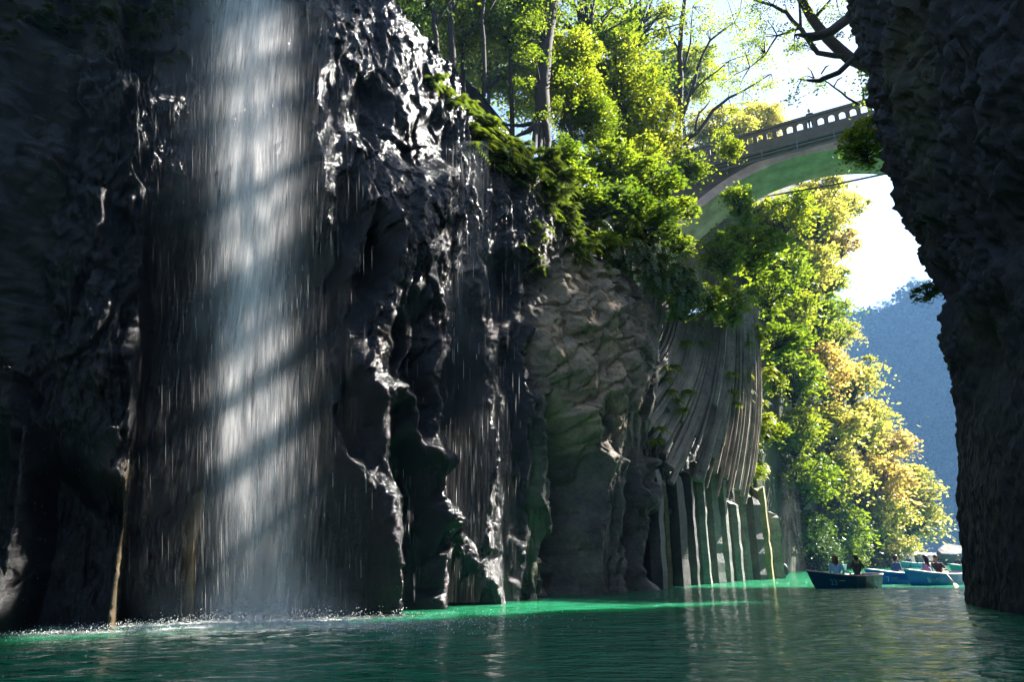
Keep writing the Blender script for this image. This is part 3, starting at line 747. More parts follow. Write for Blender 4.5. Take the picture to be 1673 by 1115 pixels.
# tree on the right rim reaching across the sky
Yr = 25
custom_tree('overhanging_tree', 'dark limbs with lime leaves reaching left from the right cliff', tuple(A(1440, 120, Yr)),
    [([A(1440, 118, Yr), A(1388, 95, Yr), A(1352, 62, Yr), A(1322, 22, Yr), A(1300, -25, Yr)], .30, .16),
     ([A(1392, 92, Yr), A(1336, 86, Yr), A(1310, 48, Yr), A(1285, 20, Yr), A(1262, 8, Yr), A(1215, -10, Yr)], .13, .05),
     ([A(1306, 46, Yr), A(1270, 58, Yr), A(1250, 90, Yr), A(1225, 110, Yr)], .06, .02), ([A(1308, 44, Yr), A(1306, 5, Yr), A(1290, -30, Yr)], .07, .03),
     ([A(1330, 30, Yr), A(1365, -10, Yr)], .09, .04)],
    [(A(1290, 10, Yr), .9, 220), (A(1250, 60, Yr), .8, 230), (A(1235, 20, Yr), .9, 240), (A(1290, 75, Yr), .6, 130), (A(1350, 20, Yr), .8, 240), (A(1370, 60, Yr), .4, 90), (A(1215, 85, Yr), .7, 150), (A(1330, -30, Yr), 1.2, 300), (A(1380, 10, Yr), .6, 150), (A(1200, 135, Yr), .5, 90)],
    'leaf_green', .10, flat=.3)
custom_tree('bare_branch_tree', 'thin nearly bare branch reaching over the bridge parapet', tuple(A(1402, 170, 22)),
    [([A(1402, 170, 22), A(1385, 160, 22), A(1362, 142, 22), A(1344, 130, 22), A(1330, 128, 22)], .05, .012), ([A(1350, 135, 22), A(1342, 120, 22)], .015, .008)], [(A(1320, 118, 22), .25, 40), (A(1355, 108, 22), .3, 14), (A(1385, 125, 22), .3, 20)], 'leaf_gold', .09)
for i, (k, x, y, z, R_) in enumerate(RIGHTTREES):
    bo = Vector((2, -1)); gz = ground_z(x + bo.x, y + bo.y, 24); root = thing('shade_tree', ['first low', 'first high', 'second', 'third', 'fourth'][i] + ' tree added over the right rim for shade, out of sight above', 'tree', (x + bo.x, y + bo.y, gz), 0, 'unseen trees added for shade')
    me, lm = T[k][i % 2]
    for nm, m_, mt_ in (('crown', me, 'leaf_green'), ('limbs', lm, 'bark')):
        o = obj(nm, m_, M[mt_], root, (-bo.x, -bo.y, z - gz)); o.scale = (R_,) * 3
    mb = MB(); mb.tube([(0, 0, -.4), (-bo.x * .4, -bo.y * .4, (z - gz) * .5), (-bo.x, -bo.y, z - gz - R_ * .3)], [.3, .22, .14], 8); mb.build('trunk', M['bark'], root, True)
# --- shrubs on the bank and the rim
SHRUBS = [('dense', 'leaf_green', 1112, 506, 25.8, 22, 'small green shrub in the notch left of the slanting columns'), ('dense', 'leaf_dark', 1098, 495, 29, 34, 'dark shrub filling the gap behind the slanting columns'),
 ('round', 'leaf_green', 942, 305, 23.6, 34, 'green shrub between the rooted trunk and the brown bulge'), ('round', 'leaf_green', 1022, 330, 26, 38, 'green shrub above the middle of the brown bulge'), ('round', 'leaf_lime', 1045, 250, 30, 34, 'lime shrub catching light high on the bank'), ('round', 'leaf_green', 985, 395, 23.6, 24, 'green shrub hanging over the left top of the brown bulge'),
 ('dense', 'leaf_dark', 1078, 452, 25.6, 30, 'dark shrub topping the left of the slanting columns'), ('dense', 'leaf_green', 1118, 470, 27, 30, 'green shrub drooping over the middle of the slanting columns'), ('dense', 'leaf_green', 1158, 492, 28.6, 28, 'green shrub beside the bright lime one over the columns'),
 ('round', 'leaf_green', 1000, 265, 27, 42, 'green shrub in the middle of the shaded bank'), ('round', 'leaf_green', 1058, 300, 28, 42, 'green shrub on the bank left of the bridge arch foot'),
 ('round', 'leaf_green', 1098, 345, 29.5, 28, 'leafy shrub in front of the bridge arch foot'), ('dense', 'leaf_dark', 1060, 375, 27, 40, 'dark shrub above the drooping leaves of the brown bulge'),
 ('dense', 'leaf_dark', 975, 335, 25.2, 42, 'dark shrub left on the shaded bank'), ('round', 'leaf_green', 1122, 270, 34, 26, 'green shrub under the bridge parapet end'),
 ('round', 'leaf_green', 1112, 400, 31, 24, 'small shrub at the bridge arch springing'), ('round', 'leaf_green', 925, 250, 25, 30, 'green shrub right below the thick rooted trunk'),
 ('dense', 'leaf_green', 1180, 420, 34, 38, 'dense shrub below the bridge arch springing'), ('round', 'leaf_green', 1222, 405, 40, 45, 'tall shrub below the middle of the arch'),
 ('dense', 'leaf_lime', 1192, 498, 30.2, 40, 'bright lime shrub hanging over the fan of columns'), ('dense', 'leaf_lime', 1225, 548, 34, 26, 'lime shrub drooping right of the fan of columns'),
 ('dense', 'leaf_green', 1252, 475, 43, 42, 'green shrub behind the top corner of the cliff'), ('round', 'leaf_lime', 1262, 620, 42, 24, 'lime shrub clinging to the far cliff corner'),
 ('round', 'leaf_green', 1268, 555, 44, 34, 'mid green shrub above the far cliff corner'), ('open', 'leaf_lime', 1248, 700, 39.4, 24, 'trailing lime shrub low on the far cliff corner'),
 ('open', 'leaf_lime', 1222, 768, 37, 16, 'small lime shrub just above the water columns'), ('round', 'leaf_lime', 1195, 244, 37, 20, 'pale lime sprig in front of the bridge parapet'),
 ('open', 'leaf_green', 1205, 330, 35, 26, 'thin sprig in front of the pale arch underside'), ('open', 'leaf_lime', 1408, 215, 19.2, 26, 'bright lime sprig on the right cliff before the bridge'),
 ('open', 'leaf_green', 1412, 243, 19.6, 26, 'darker hanging sprig below the lime sprig on the right cliff'),
 ('open', 'leaf_dark', 600, 75, 15.6, 20, 'small green tuft high on the wet rock by the waterfall'), ('open', 'leaf_lime', 553, 47, 14.6, 10, 'tiny bright tuft on the rock at the waterfall edge'),
 ('open', 'leaf_dark', 1516, 476, 20.5, 16, 'reddish sprig on the right cliff edge against the sky')]
for s_ in SHRUBS: shrub(*s_, group='shrubs on the banks')

# --- ferns and hanging leaves along the rim (one mass)
def frond_patch(name, label, spots, L, n, mat='fern', droop=.9):
    Vs, Fs, Cc = [], [], []; base = 0
    for p in spots:
        for k in range(n):
            g = rng.uniform(0, 6.283); ln = L * rng.uniform(.6, 1.25); el = rng.uniform(.1, 1.0)
            d = np.array([math.cos(g) * math.cos(el), math.sin(g) * math.cos(el), math.sin(el)]); s = np.array([-math.sin(g), math.cos(g), 0])
            m_ = 9; rd = np.clip(rng.normal(.5, .22), 0, 1)
            for j in range(m_):
                t = (j + .5) / m_; c = np.array(p) + d * ln * t + np.array([0, 0, -droop * ln * t * t])
                w = ln * .22 * (1 - t) ** .7 + .02; dn = d + np.array([0, 0, -2 * droop * t]); dn /= np.linalg.norm(dn); h = ln / m_ * .42
                for sg in (-1, 1):
                    tip = c + s * sg * w + dn * h * 1.2 + np.array([0, 0, -.25 * w])
                    Vs += [c - dn * h, tip - dn * h * .3, tip + dn * h * .3, c + dn * h]; Fs.append((base, base + 1, base + 2, base + 3)); base += 4
                    Cc += [(rd, rd, rd, 1)] * 4
    o = obj(name, npmesh(name, np.array(Vs), np.array(Fs), np.array(Cc), False), M[mat]); tag(o, label, cat='ferns', kind='stuff'); return o
LEFT = bvh(cliff)
def on_cliff(px, py, default=20, out=.05):
    d = ray(px, py).normalized(); h = LEFT.ray_cast(cam.location, d)
    if h[0] is None: return at(px, py, default)
    return h[0] + h[1] * (out if h[1].dot(d) < 0 else -out)
def spots(poly, n, w=10, default=20): # points scattered along a photo polyline, dropped on the rock
    out = []
    for i in range(n):
        t = random.random() * (len(poly) - 1); k = int(t); f = t - k
        out.append(on_cliff(poly[k][0] * (1 - f) + poly[k + 1][0] * f + random.gauss(0, w), poly[k][1] * (1 - f) + poly[k + 1][1] * f + random.gauss(0, w), default))
    return out
frond_patch('fern_cover', 'ferns hanging over the rim below the rooted tree', spots([(785, 215), (830, 260), (870, 270), (910, 300)], 105, 18, 20.5), .55, 9)
frond_patch('fern_cover', 'ferns trailing down the dark rock beside the brown bulge', spots([(895, 310), (925, 350), (935, 400), (965, 430)], 70, 11, 21.5), .45, 9)
frond_patch('fern_cover', 'drooping leaves over the top of the brown bulge', spots([(975, 400), (1040, 420), (1100, 450), (1135, 490)], 85, 17, 24), .6, 9, droop=1.3)
frond_patch('fern_cover', 'small ferns on the rock left of the brown bulge', spots([(875, 290), (885, 340), (880, 420), (870, 450)], 16, 9, 20), .35, 8)
frond_patch('fern_cover', 'yellowish ferns growing down the slanting columns', [at(px + random.gauss(0, 6), py, fanY(px, py) - .42) for px, py in [(1085, 600), (1090, 620), (1095, 640), (1105, 655), (1112, 670), (1100, 600), (1120, 640), (1075, 700), (1068, 720), (1195, 610), (1198, 640), (1205, 660), (1150, 560), (1118, 560), (1060, 540)] for _ in range(4)], .42, 9, 'creeper')
frond_patch('fern_cover', 'lime creeper draping the far cliff corner', [at(px + random.gauss(0, 5), py + random.gauss(0, 8), Y) for px, py, Y in [(1215, 560, 33), (1213, 600, 33), (1212, 640, 33.4), (1240, 660, 37.5), (1248, 690, 38), (1240, 720, 38), (1235, 745, 38), (1255, 610, 40), (1245, 770, 39), (1215, 785, 37)] for _ in range(8)], .55, 9, 'creeper')
frond_patch('moss_cover', 'moss and small ferns on the rock left of the waterfall top', spots([(20, 20), (90, 40), (170, 30), (250, 45), (300, 25)], 90, 26, 12), .22, 7, 'moss')
frond_patch('fern_cover', 'dark ferns along the shaded rim by the slim trunks', spots([(700, 128), (760, 170), (800, 205)], 22, 8, 19), .4, 8)

# --- trees on the sunlit slope beyond the wall, in rows counted from the water
ROWS = [
 [(1335, 898, 26, 'leaf_dark', 'dense'), (1388, 896, 22, 'leaf_green', 'round'), (1448, 888, 28, 'leaf_gold', 'layer')],
 [(1306, 862, 34, 'leaf_dark', 'round'), (1366, 850, 40, 'leaf_green', 'layer'), (1428, 846, 40, 'leaf_gold', 'layer'), (1484, 842, 36, 'leaf_gold', 'layer')],
 [(1302, 780, 44, 'leaf_green', 'round'), (1362, 775, 44, 'leaf_gold', 'layer'), (1425, 775, 44, 'leaf_amber', 'layer'), (1474, 790, 36, 'leaf_gold', 'layer')],
 [(1295, 700, 42, 'leaf_lime', 'round'), (1350, 690, 44, 'leaf_gold', 'layer'), (1405, 690, 42, 'leaf_gold', 'round'), (1446, 720, 32, 'leaf_amber', 'layer')],
 [(1290, 610, 42, 'leaf_green', 'round'), (1340, 605, 44, 'leaf_amber', 'layer'), (1385, 620, 36, 'leaf_gold', 'layer')],
 [(1285, 520, 42, 'leaf_lime', 'round'), (1328, 515, 42, 'leaf_green', 'round'), (1362, 545, 28, 'leaf_gold', 'round')],
 [(1270, 440, 40, 'leaf_green', 'dense'), (1315, 430, 42, 'leaf_gold', 'layer'), (1352, 455, 28, 'leaf_lime', 'round')],
 [(1275, 350, 44, 'leaf_lime', 'round'), (1325, 350, 44, 'leaf_gold', 'layer'), (1345, 315, 30, 'leaf_gold', 'layer'), (1375, 335, 28, 'leaf_gold', 'layer'), (1368, 395, 26, 'leaf_amber', 'layer')]]
ORD = ['bottom', 'second', 'third', 'fourth', 'fifth', 'sixth', 'seventh', 'topmost']
CN = {'leaf_dark': 'dark green', 'leaf_green': 'green', 'leaf_gold': 'golden green', 'leaf_lime': 'lime green', 'leaf_amber': 'amber'}
for i, row in enumerate(ROWS):
    for j, (px, py, r_, m_, k) in enumerate(row):
        pos = ['nearest the cliff', 'second from the cliff', 'third from the cliff', 'farthest from the cliff'][j if j < len(row) - 1 else 3]
        nm = 'shrub' if i == 0 else 'tree'
        tree('far' if i else k, m_, px, py, float(SLY(px, i)), r_ * 1.15, f'{CN[m_]} {nm} on the sunlit slope, {ORD[i]} row, {pos}', base=A(px, py + r_ * .95, float(SLY(px, i)) + 2.4), name='maple_tree' if 'gold' in m_ or 'amber' in m_ else 'broadleaf_tree',
             cat=nm, group='trees on the sunlit slope')
# --- wood on the far mountain: one mass, with single trees on its skyline
def far_wood():
    Cs, rn = [], []
    for i in range(800):
        r_, c_ = rng.integers(0, 40), rng.integers(19, 54)
        p = MT[r_, c_] + rng.normal(size=3) * (3.5, 2, 1); R_ = rng.uniform(4.5, 10); m_ = 110
        g = rng.normal(size=(m_, 3)); g /= np.linalg.norm(g, axis=1)[:, None]; g *= R_ * rng.uniform(.5, 1, (m_, 1)); g[:, 2] *= .7
        Cs.append(p + np.array([0, -1, 4]) + g); rn.append(np.clip(rng.uniform(0, .8) + .25 * g[:, 2] / R_ + rng.normal(size=m_) * .12, 0, 1))  # crown tops painted lighter, undersides darker: shading in the leaf colour
    Cs = np.concatenate(Cs); V_, F_, c_ = leaf_cloud(Cs, rng.uniform(1.6, 3.6, len(Cs)), rand=np.concatenate(rn), asp=.8)
    return npmesh('far_wood', V_, F_, c_, False)
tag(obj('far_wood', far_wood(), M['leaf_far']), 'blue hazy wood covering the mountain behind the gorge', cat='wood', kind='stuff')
for px, py, r_, lb in [(1395, 522, 16, 'leftmost tree on the blue mountain skyline'), (1425, 515, 12, 'small tree on the mountain skyline, second from left'), (1450, 500, 15, 'tree on the mountain skyline, third from left'),
                       (1478, 488, 14, 'tree on the mountain skyline, fourth from left'), (1500, 470, 16, 'rightmost tree on the mountain skyline by the cliff'), (1502, 690, 26, 'pale tree with visible trunk halfway up the blue mountain')]:
    tree('open' if py < 600 else 'layer', 'leaf_far', px, py, 400 if py < 600 else 335, r_, lb, name='mountain_tree', group='trees on the far mountain', bark='bark_grey')

# --- boulders on the far shore
def boulder(px, py, Y, wpx, hk, seed, label):
    r_ = np.random.default_rng(seed); bm = bmesh.new(); bmesh.ops.create_icosphere(bm, subdivisions=3, radius=1)
    P = np.array([v.co for v in bm.verts]); F_ = np.array([[v.index for v in f.verts] for f in bm.faces]); bm.free()
    for _ in range(18): # flat facets
        d = r_.normal(size=3); d /= np.linalg.norm(d); c = r_.uniform(.42, .8); k = P @ d; P = P - np.maximum(k - c, 0)[:, None] * d
    P *= (1 + .06 * fbm(P[:, 0] * 2 + seed, P[:, 1] * 2, P[:, 2] * 2, 3, seed))[:, None]
    c = at(px, py, Y); w = wpx * (c - cam.location).length / FPX / 2
    o = obj('boulder', npmesh('boulder', P * np.array([w, w * .8, w * hk]), F_, smooth=False), M['boulder'], None, (c.x, c.y, w * hk * .45)); o.rotation_euler.z = r_.uniform(0, 6)
    tag(o, label, 'boulder', 'boulders on the far shore')
BO = [(1548, 908, 62, .75, 'largest pale boulder on the far shore'), (1520, 915, 40, .6, 'pale boulder left of the largest one'), (1565, 918, 30, .6, 'boulder at the foot of the largest one, against the cliff edge'),
      (1495, 912, 44, .5, 'flat sloping boulder at the end of the shore bank'), (1470, 918, 32, .5, 'small boulder behind the blue boats'), (1440, 921, 30, .45, 'low boulder at the water left of the blue boats'),
      (1535, 921, 26, .6, 'small boulder in front of the largest one'), (1455, 908, 34, .6, 'bright boulder among the leaves on the bank'), (1284, 935, 14, 1.6, 'upright pale rock by the far cliff corner')]
for i, (px, py, w, hk, lb) in enumerate(BO): boulder(px, py, 88 + i % 3 * 2 if i < 8 else 45, w, hk, 300 + i, lb)
bk = MB()
def shore_bank():
    x = np.linspace(38, 66, 60)[None]; o_ = np.linspace(0, 1, 16)[:, None]
    X = x + 0 * o_; Yg = 84 + (x - 40) * .35 + 10 * o_; z = -.4 + 3.4 * np.sin(o_ * 1.5) * np.interp(x, [38, 46, 56, 66], [1, .9, .6, .3]) + .5 * fbm(X * .6, Yg * .6, X * 0, 4, 401)
    return npmesh('shore_bank', np.stack([X, Yg, z], -1).reshape(-1, 3), grid_faces(*X.shape))
tag(obj('shore_bank', shore_bank(), M['boulder']), kind='structure')

# ------------------------------------------------------------------ bridge
def bridge():
    a = atz(1150, 236, 30); b = atz(1390, 168, 30); d = (b - a).normalized(); d.z = 0; nrm = Vector((-d.y, d.x, 0))
    root = thing('arch_bridge', 'concrete arch bridge with arched parapet openings across the gorge', 'bridge', (a.x, a.y, 0), math.atan2(d.y, d.x))
    L0, L1, W = -9, 22, 4.4            # local: x along, y away from the camera, z up
    mb = MB(); mb.box(((L0 + L1) / 2, W / 2, 28.35), (L1 - L0, W, .55)); mb.box(((L0 + L1) / 2, W / 2, 27.92), (L1 - L0, W - .5, .32)); mb.build('deck', M['concrete_shaded'], root)
    # arch ring and spandrel walls
    xs = np.linspace(L0 - 3, L1 + 1, 60); zi = 27.25 - .042 * (xs - 6.3) ** 2; y0, y1 = .35, W - .35
    mb = MB(); V_ = []
    for x, z in zip(xs, zi):
        zt = 27.77
        V_ += [(x, y0, z), (x, y1, z), (x, y1, z + .75 if z + .75 < zt else zt), (x, y0, z + .75 if z + .75 < zt else zt)]
    F_ = []
    for i in range(len(xs) - 1):
        for k in range(4): F_.append((i * 4 + k, i * 4 + (k + 1) % 4, i * 4 + 4 + (k + 1) % 4, i * 4 + 4 + k))
    mb.add(V_, F_); mb.build('arch', M['concrete'], root)
    for y in (y0 + .06, y1 - .31):
        mb = MB(); V_ = []; F_ = []
        for x, z in zip(xs, zi):
            zb = min(z + .7, 27.6); V_ += [(x, y, zb), (x, y + .25, zb), (x, y + .25, 27.79), (x, y, 27.79)]
        for i in range(len(xs) - 1):
            for k in range(4): F_.append((i * 4 + k, i * 4 + (k + 1) % 4, i * 4 + 4 + (k + 1) % 4, i * 4 + 4 + k))
        mb.add(V_, F_); mb.build('spandrel_wall', M['concrete_shaded'], root)
    # parapet: panels with a round-headed opening each, plinth and coping
    per = .66; n = int((L1 - L0) / per)
    def panel():
        hw, z0, z1, th, ow, oz, osp = per / 2, 0, .86, .2, .19, .10, .52
        arc = [(ow * math.cos(g), osp + ow * math.sin(g)) for g in np.linspace(0, math.pi, 9)]
        inner = [(ow, oz)] + arc + [(-ow, oz)]
        outer = [(hw, z0)] + [(hw, osp)] + [(hw, z1 - .12), (hw, z1), (hw * .5, z1), (0.12, z1), (0, z1), (-.12, z1), (-hw * .5, z1), (-hw, z1)][0:8] + [(-hw, z0)]
        k = min(len(inner), len(outer)); inner = inner[:k] if len(inner) == k else inner; outer = outer[:k]
        outer[-1] = (-hw, z0); inner = inner[:k - 1] + [(-ow, oz)]
        V_ = [(x, 0, z) for x, z in inner] + [(x, 0, z) for x, z in outer] + [(x, th, z) for x, z in inner] + [(x, th, z) for x, z in outer]
        F_ = []
        for i in range(k):
            j = (i + 1) % k
            F_ += [(i, j, k + j, k + i), (2 * k + j, 2 * k + i, 3 * k + i, 3 * k + j), (i, 2 * k + i, 2 * k + j, j), (k + i, k + j, 3 * k + j, 3 * k + i)]
        m_ = MB(); m_.add(V_, F_); return m_.mesh('parapet_panel')
    pm = panel()
    for y in (.05, W - .25):
        for i in range(n): obj('parapet_panel', pm, M['concrete_shaded'], root, (L0 + per * (i + .5), y, 28.93))
        mb = MB(); mb.box(((L0 + L1) / 2, y + .1, 28.775), (L1 - L0, .3, .30)); mb.build('plinth', M['concrete_shaded'], root)
        mb = MB(); mb.box(((L0 + L1) / 2, y + .1, 29.89), (L1 - L0, .32, .2)); mb.build('coping', M['concrete_shaded'], root)
    # service pipes and rail brackets on the near side
    for y, z, r_, nm in ((-.22, 27.75, .05, 'service_pipe'), (-.14, 27.45, .06, 'service_pipe'), (-.30, 28.05, .03, 'hand_rail')):
        mb = MB(); mb.tube([(L0, y, z), ((L0 + L1) / 2, y, z), (L1, y, z)], r_, 8); mb.build(nm, M['steel'], root, True)
    for i in range(8): mb = MB(); mb.box((-3 + i * 2.3, -.27, 27.75), (.06, .06, .8)); mb.build('bracket', M['steel'], root)
    return root, d, nrm
br, bd, bn = bridge()
p0, p1 = A(1245, 322, 46), A(1470, 279, 40)
mb = MB(); mb.tube([p0 - (p1 - p0) * .3, p0, (p0 + p1) / 2 + Vector((0, 0, -.12)), p1, p1 + (p1 - p0) * .4], .07, 8)
tag(mb.build('pipeline', M['steel'], None, True), 'thin grey pipe crossing the gorge just under the arch', 'pipe')

# ------------------------------------------------------------------ waterfall
def sheet(name, mat, py0, py1, left, right, Yf, dens, nu=60, nv=160, parent=None, ripple=.12, seed=0):
    py = np.linspace(py0, py1, nv)[:, None]; u = np.linspace(0, 1, nu)[None]
    lx = np.interp(py, *left); rx = np.interp(py, *right); px = lx + (rx - lx) * u; py = py + 0 * px
    Yd = Yf(px) + ripple * fbm(px * .02, py * .003, px * 0 + seed, 3, seed)
    uu = (px - 836.5) / FPX; vv = (557.5 - py) / FPX; dy = CP - vv * SP; t = Yd / dy
    Pz = np.stack([uu * t, Yd, CH + (SP + vv * CP) * t], -1)
    dn = np.clip(dens(px, py, u), 0, 1) * sm(0, .12, u) * (1 - sm(.88, 1, u))
    c = np.stack([dn, dn, dn, np.ones_like(dn)], -1)
    return obj(name, npmesh(name, Pz.reshape(-1, 3), grid_faces(nv, nu), c.reshape(-1, 4)), M[mat], parent)
fall = thing('waterfall', 'tall white waterfall striped by light and shade on the left', 'waterfall', (-4.3, 12.4, 0))
fall_inv = Matrix.Translation((4.3, -12.4, 0))
CX = lambda y: np.interp(y, [0, 300, 600, 1000], [408, 416, 410, 428]); WX = lambda y: np.interp(y, [0, 300, 600, 1000], [40, 46, 44, 50])
AMP = lambda y: np.interp(y, [0, 350, 600, 1020], [1.3, 1.1, .8, .5])
parts = [sheet('water_sheet', 'fall', -80, 1024, ([-80, 0, 300, 1020], [310, 300, 270, 260]), ([-80, 0, 300, 1020], [490, 500, 520, 590]), lambda px: 11.75 + (px - 430) * .003 + k * .12,
               lambda px, py, u: AMP(py) * np.exp(-((px - CX(py) - (k - 1) * 14) / WX(py)) ** 2), seed=500 + k, parent=fall) for k in range(3)]
parts += [sheet('water_veil', 'veil', -80, 1024, ([-80, 300, 500, 1020], [250, 235, 225, 192]), ([-80, 300, 1020], [540, 580, 640]), lambda px: 11.9 + (px - 430) * .004 + k * .12,
               lambda px, py, u: .4 * np.exp(-((px - CX(py)) / 95) ** 2) + .06, seed=520 + k, parent=fall) for k in range(2)]
for o in parts: o.matrix_parent_inverse = fall_inv
parts = [sheet('spray', 'spray', 900, 1030, ([900, 1030], [230, 215]), ([900, 1030], [590, 620]), lambda px: 11.45 + (px - 430) * .004 - k * .25,
               lambda px, py, u: np.exp(-((px - 430) / 120) ** 2) * sm(915 + 15 * k, 1015, py), seed=530 + k, parent=fall, nv=40) for k in range(2)]
for o in parts: o.matrix_parent_inverse = fall_inv
def strands(n, gen, parent, name):
    Vs, Fs, Cc = [], [], []
    for i in range(n):
        px, py, Y, lp, w, den = gen(); g = random.uniform(0, 3.14); c_, s_ = math.cos(g) * w, math.sin(g) * w
        b = len(Vs); 
        for k in range(4):
            p = at(px, py + lp * k / 3, Y); f = (0.25, 1, .9, .2)[k]
            Vs += [(p.x - c_ * f, p.y - s_ * f, p.z), (p.x + c_ * f, p.y + s_ * f, p.z)]; Cc += [(den * (0.3 if k in (0, 3) else 1),) * 3 + (1,)] * 2
        Fs += [(b + 2 * k, b + 2 * k + 1, b + 2 * k + 3, b + 2 * k + 2) for k in range(3)]
    o = obj(name, npmesh(name, np.array(Vs), np.array(Fs), np.array(Cc), False), M['strand'], parent); o['kind'] = 'stuff'; return o
def g_main():
    py = random.uniform(-40, 990); px = random.gauss(float(CX(py)), float(WX(py)) * (.8 if random.random() < .86 else 2.4))
    px = px if 205 + (1020 - py) * .03 < px < 610 else random.gauss(430, 50); L = random.uniform(20, 80) ; L = min(L, 1020 - py)
    return px, py, 11.65 + random.uniform(0, .4) + (px - 430) * .003, L, random.choice((.002, .003, .004, .006)), random.uniform(.15, .6)
strands(5000, g_main, fall, 'strands').matrix_parent_inverse = fall_inv
drip = thing('seeping_fall', 'thin veil of water drips over the dark rock right of the waterfall', 'waterfall', tuple(atz(760, 985)))
dinv = Matrix.Translation(-atz(760, 985))
for k in range(2):
    sheet('water_veil', 'veil', 230, 985, ([230, 400, 985], [735, 690, 640]), ([230, 985], [800, 860]), lambda px: 16.6 + (px - 700) * .012 + k * .25,
      lambda px, py, u: .75 * np.exp(-((px - (770 - (py - 280) * .16)) / 38) ** 2) * (1 - sm(480, 640, py)) + .16, seed=540 + k, parent=drip).matrix_parent_inverse = dinv
def g_drip():
    py = random.uniform(230, 950); px = random.uniform(600, 850)
    return px, py, 15.4 + (px - 640) * .016, min(random.uniform(15, 60), 985 - py), random.choice((.003, .005, .007)), random.uniform(.2, .7)
strands(700, g_drip, drip, 'strands').matrix_parent_inverse = dinv
far_f = thing('far_fall', 'faint spray of a small fall beside the far cliff corner', 'waterfall', tuple(atz(1292, 940)))
sheet('water_veil', 'veil', 745, 937, ([745, 937], [1272, 1272]), ([745, 937], [1300, 1322]), lambda px: 46.5 + 0 * px, lambda px, py, u: .34 * np.sin(np.pi * u) * sm(750, 860, py), 24, 40, far_f, .3, 560).matrix_parent_inverse = Matrix.Translation(-atz(1292, 940))
# foam and droplets where it lands
def foam():
    x = np.linspace(-8.2, 1.2, 170)[None]; y = np.linspace(9.2, 15.2, 120)[:, None]; X = x + 0 * y; Yg = y + 0 * x
    a = (X + 4.1) * .85 + (Yg - 12.35) * .3; b_ = (Yg - 12.35) - (X + 4.1) * .28
    dn = 1.6 * np.exp(-(a / 1.6) ** 2 - (b_ / .75) ** 2) + .5 * np.exp(-((a - .2) / 2.8) ** 2 - ((b_ + .2) / 1.1) ** 2)
    z = .045 + .03 * fbm(X * 4, Yg * 4, X * 0, 3, 601) + .05 * np.exp(-(a / 1.3) ** 2 - (b_ / .35) ** 2)
    c = np.stack([dn, dn, dn, dn * 0 + 1], -1)
    return npmesh('foam', np.stack([X, Yg, z], -1).reshape(-1, 3), grid_faces(*X.shape), c.reshape(-1, 4))
o = obj('foam', foam(), M['foam'], fall); o.matrix_parent_inverse = fall_inv
def droplets(n):
    Vs, Fs = [], []
    for i in range(n):
        a = random.gauss(0, 1.9); b_ = random.gauss(-.15, .5 + .15 * abs(a)); x = -4.1 + a + b_ * .2; y = 12.35 + b_ + a * .28
        z = .03 + abs(random.gauss(0, .10)) * math.exp(-(a / 2.2) ** 2) + random.uniform(0, .03); r_ = random.uniform(.003, .010)
        b = len(Vs); Vs += [(x - r_, y, z), (x + r_, y, z), (x, y - r_, z), (x, y + r_, z), (x, y, z - r_), (x, y, z + r_ * 1.3)]
        Fs += [(b, b + 2, b + 5), (b + 2, b + 1, b + 5), (b + 1, b + 3, b + 5), (b + 3, b, b + 5), (b + 2, b, b + 4), (b + 1, b + 2, b + 4), (b + 3, b + 1, b + 4), (b, b + 3, b + 4)]
    return npmesh('droplets', np.array(Vs), np.array(Fs))
o = obj('droplets', droplets(4200), M['white'], fall); o.matrix_parent_inverse = fall_inv; o['kind'] = 'stuff'

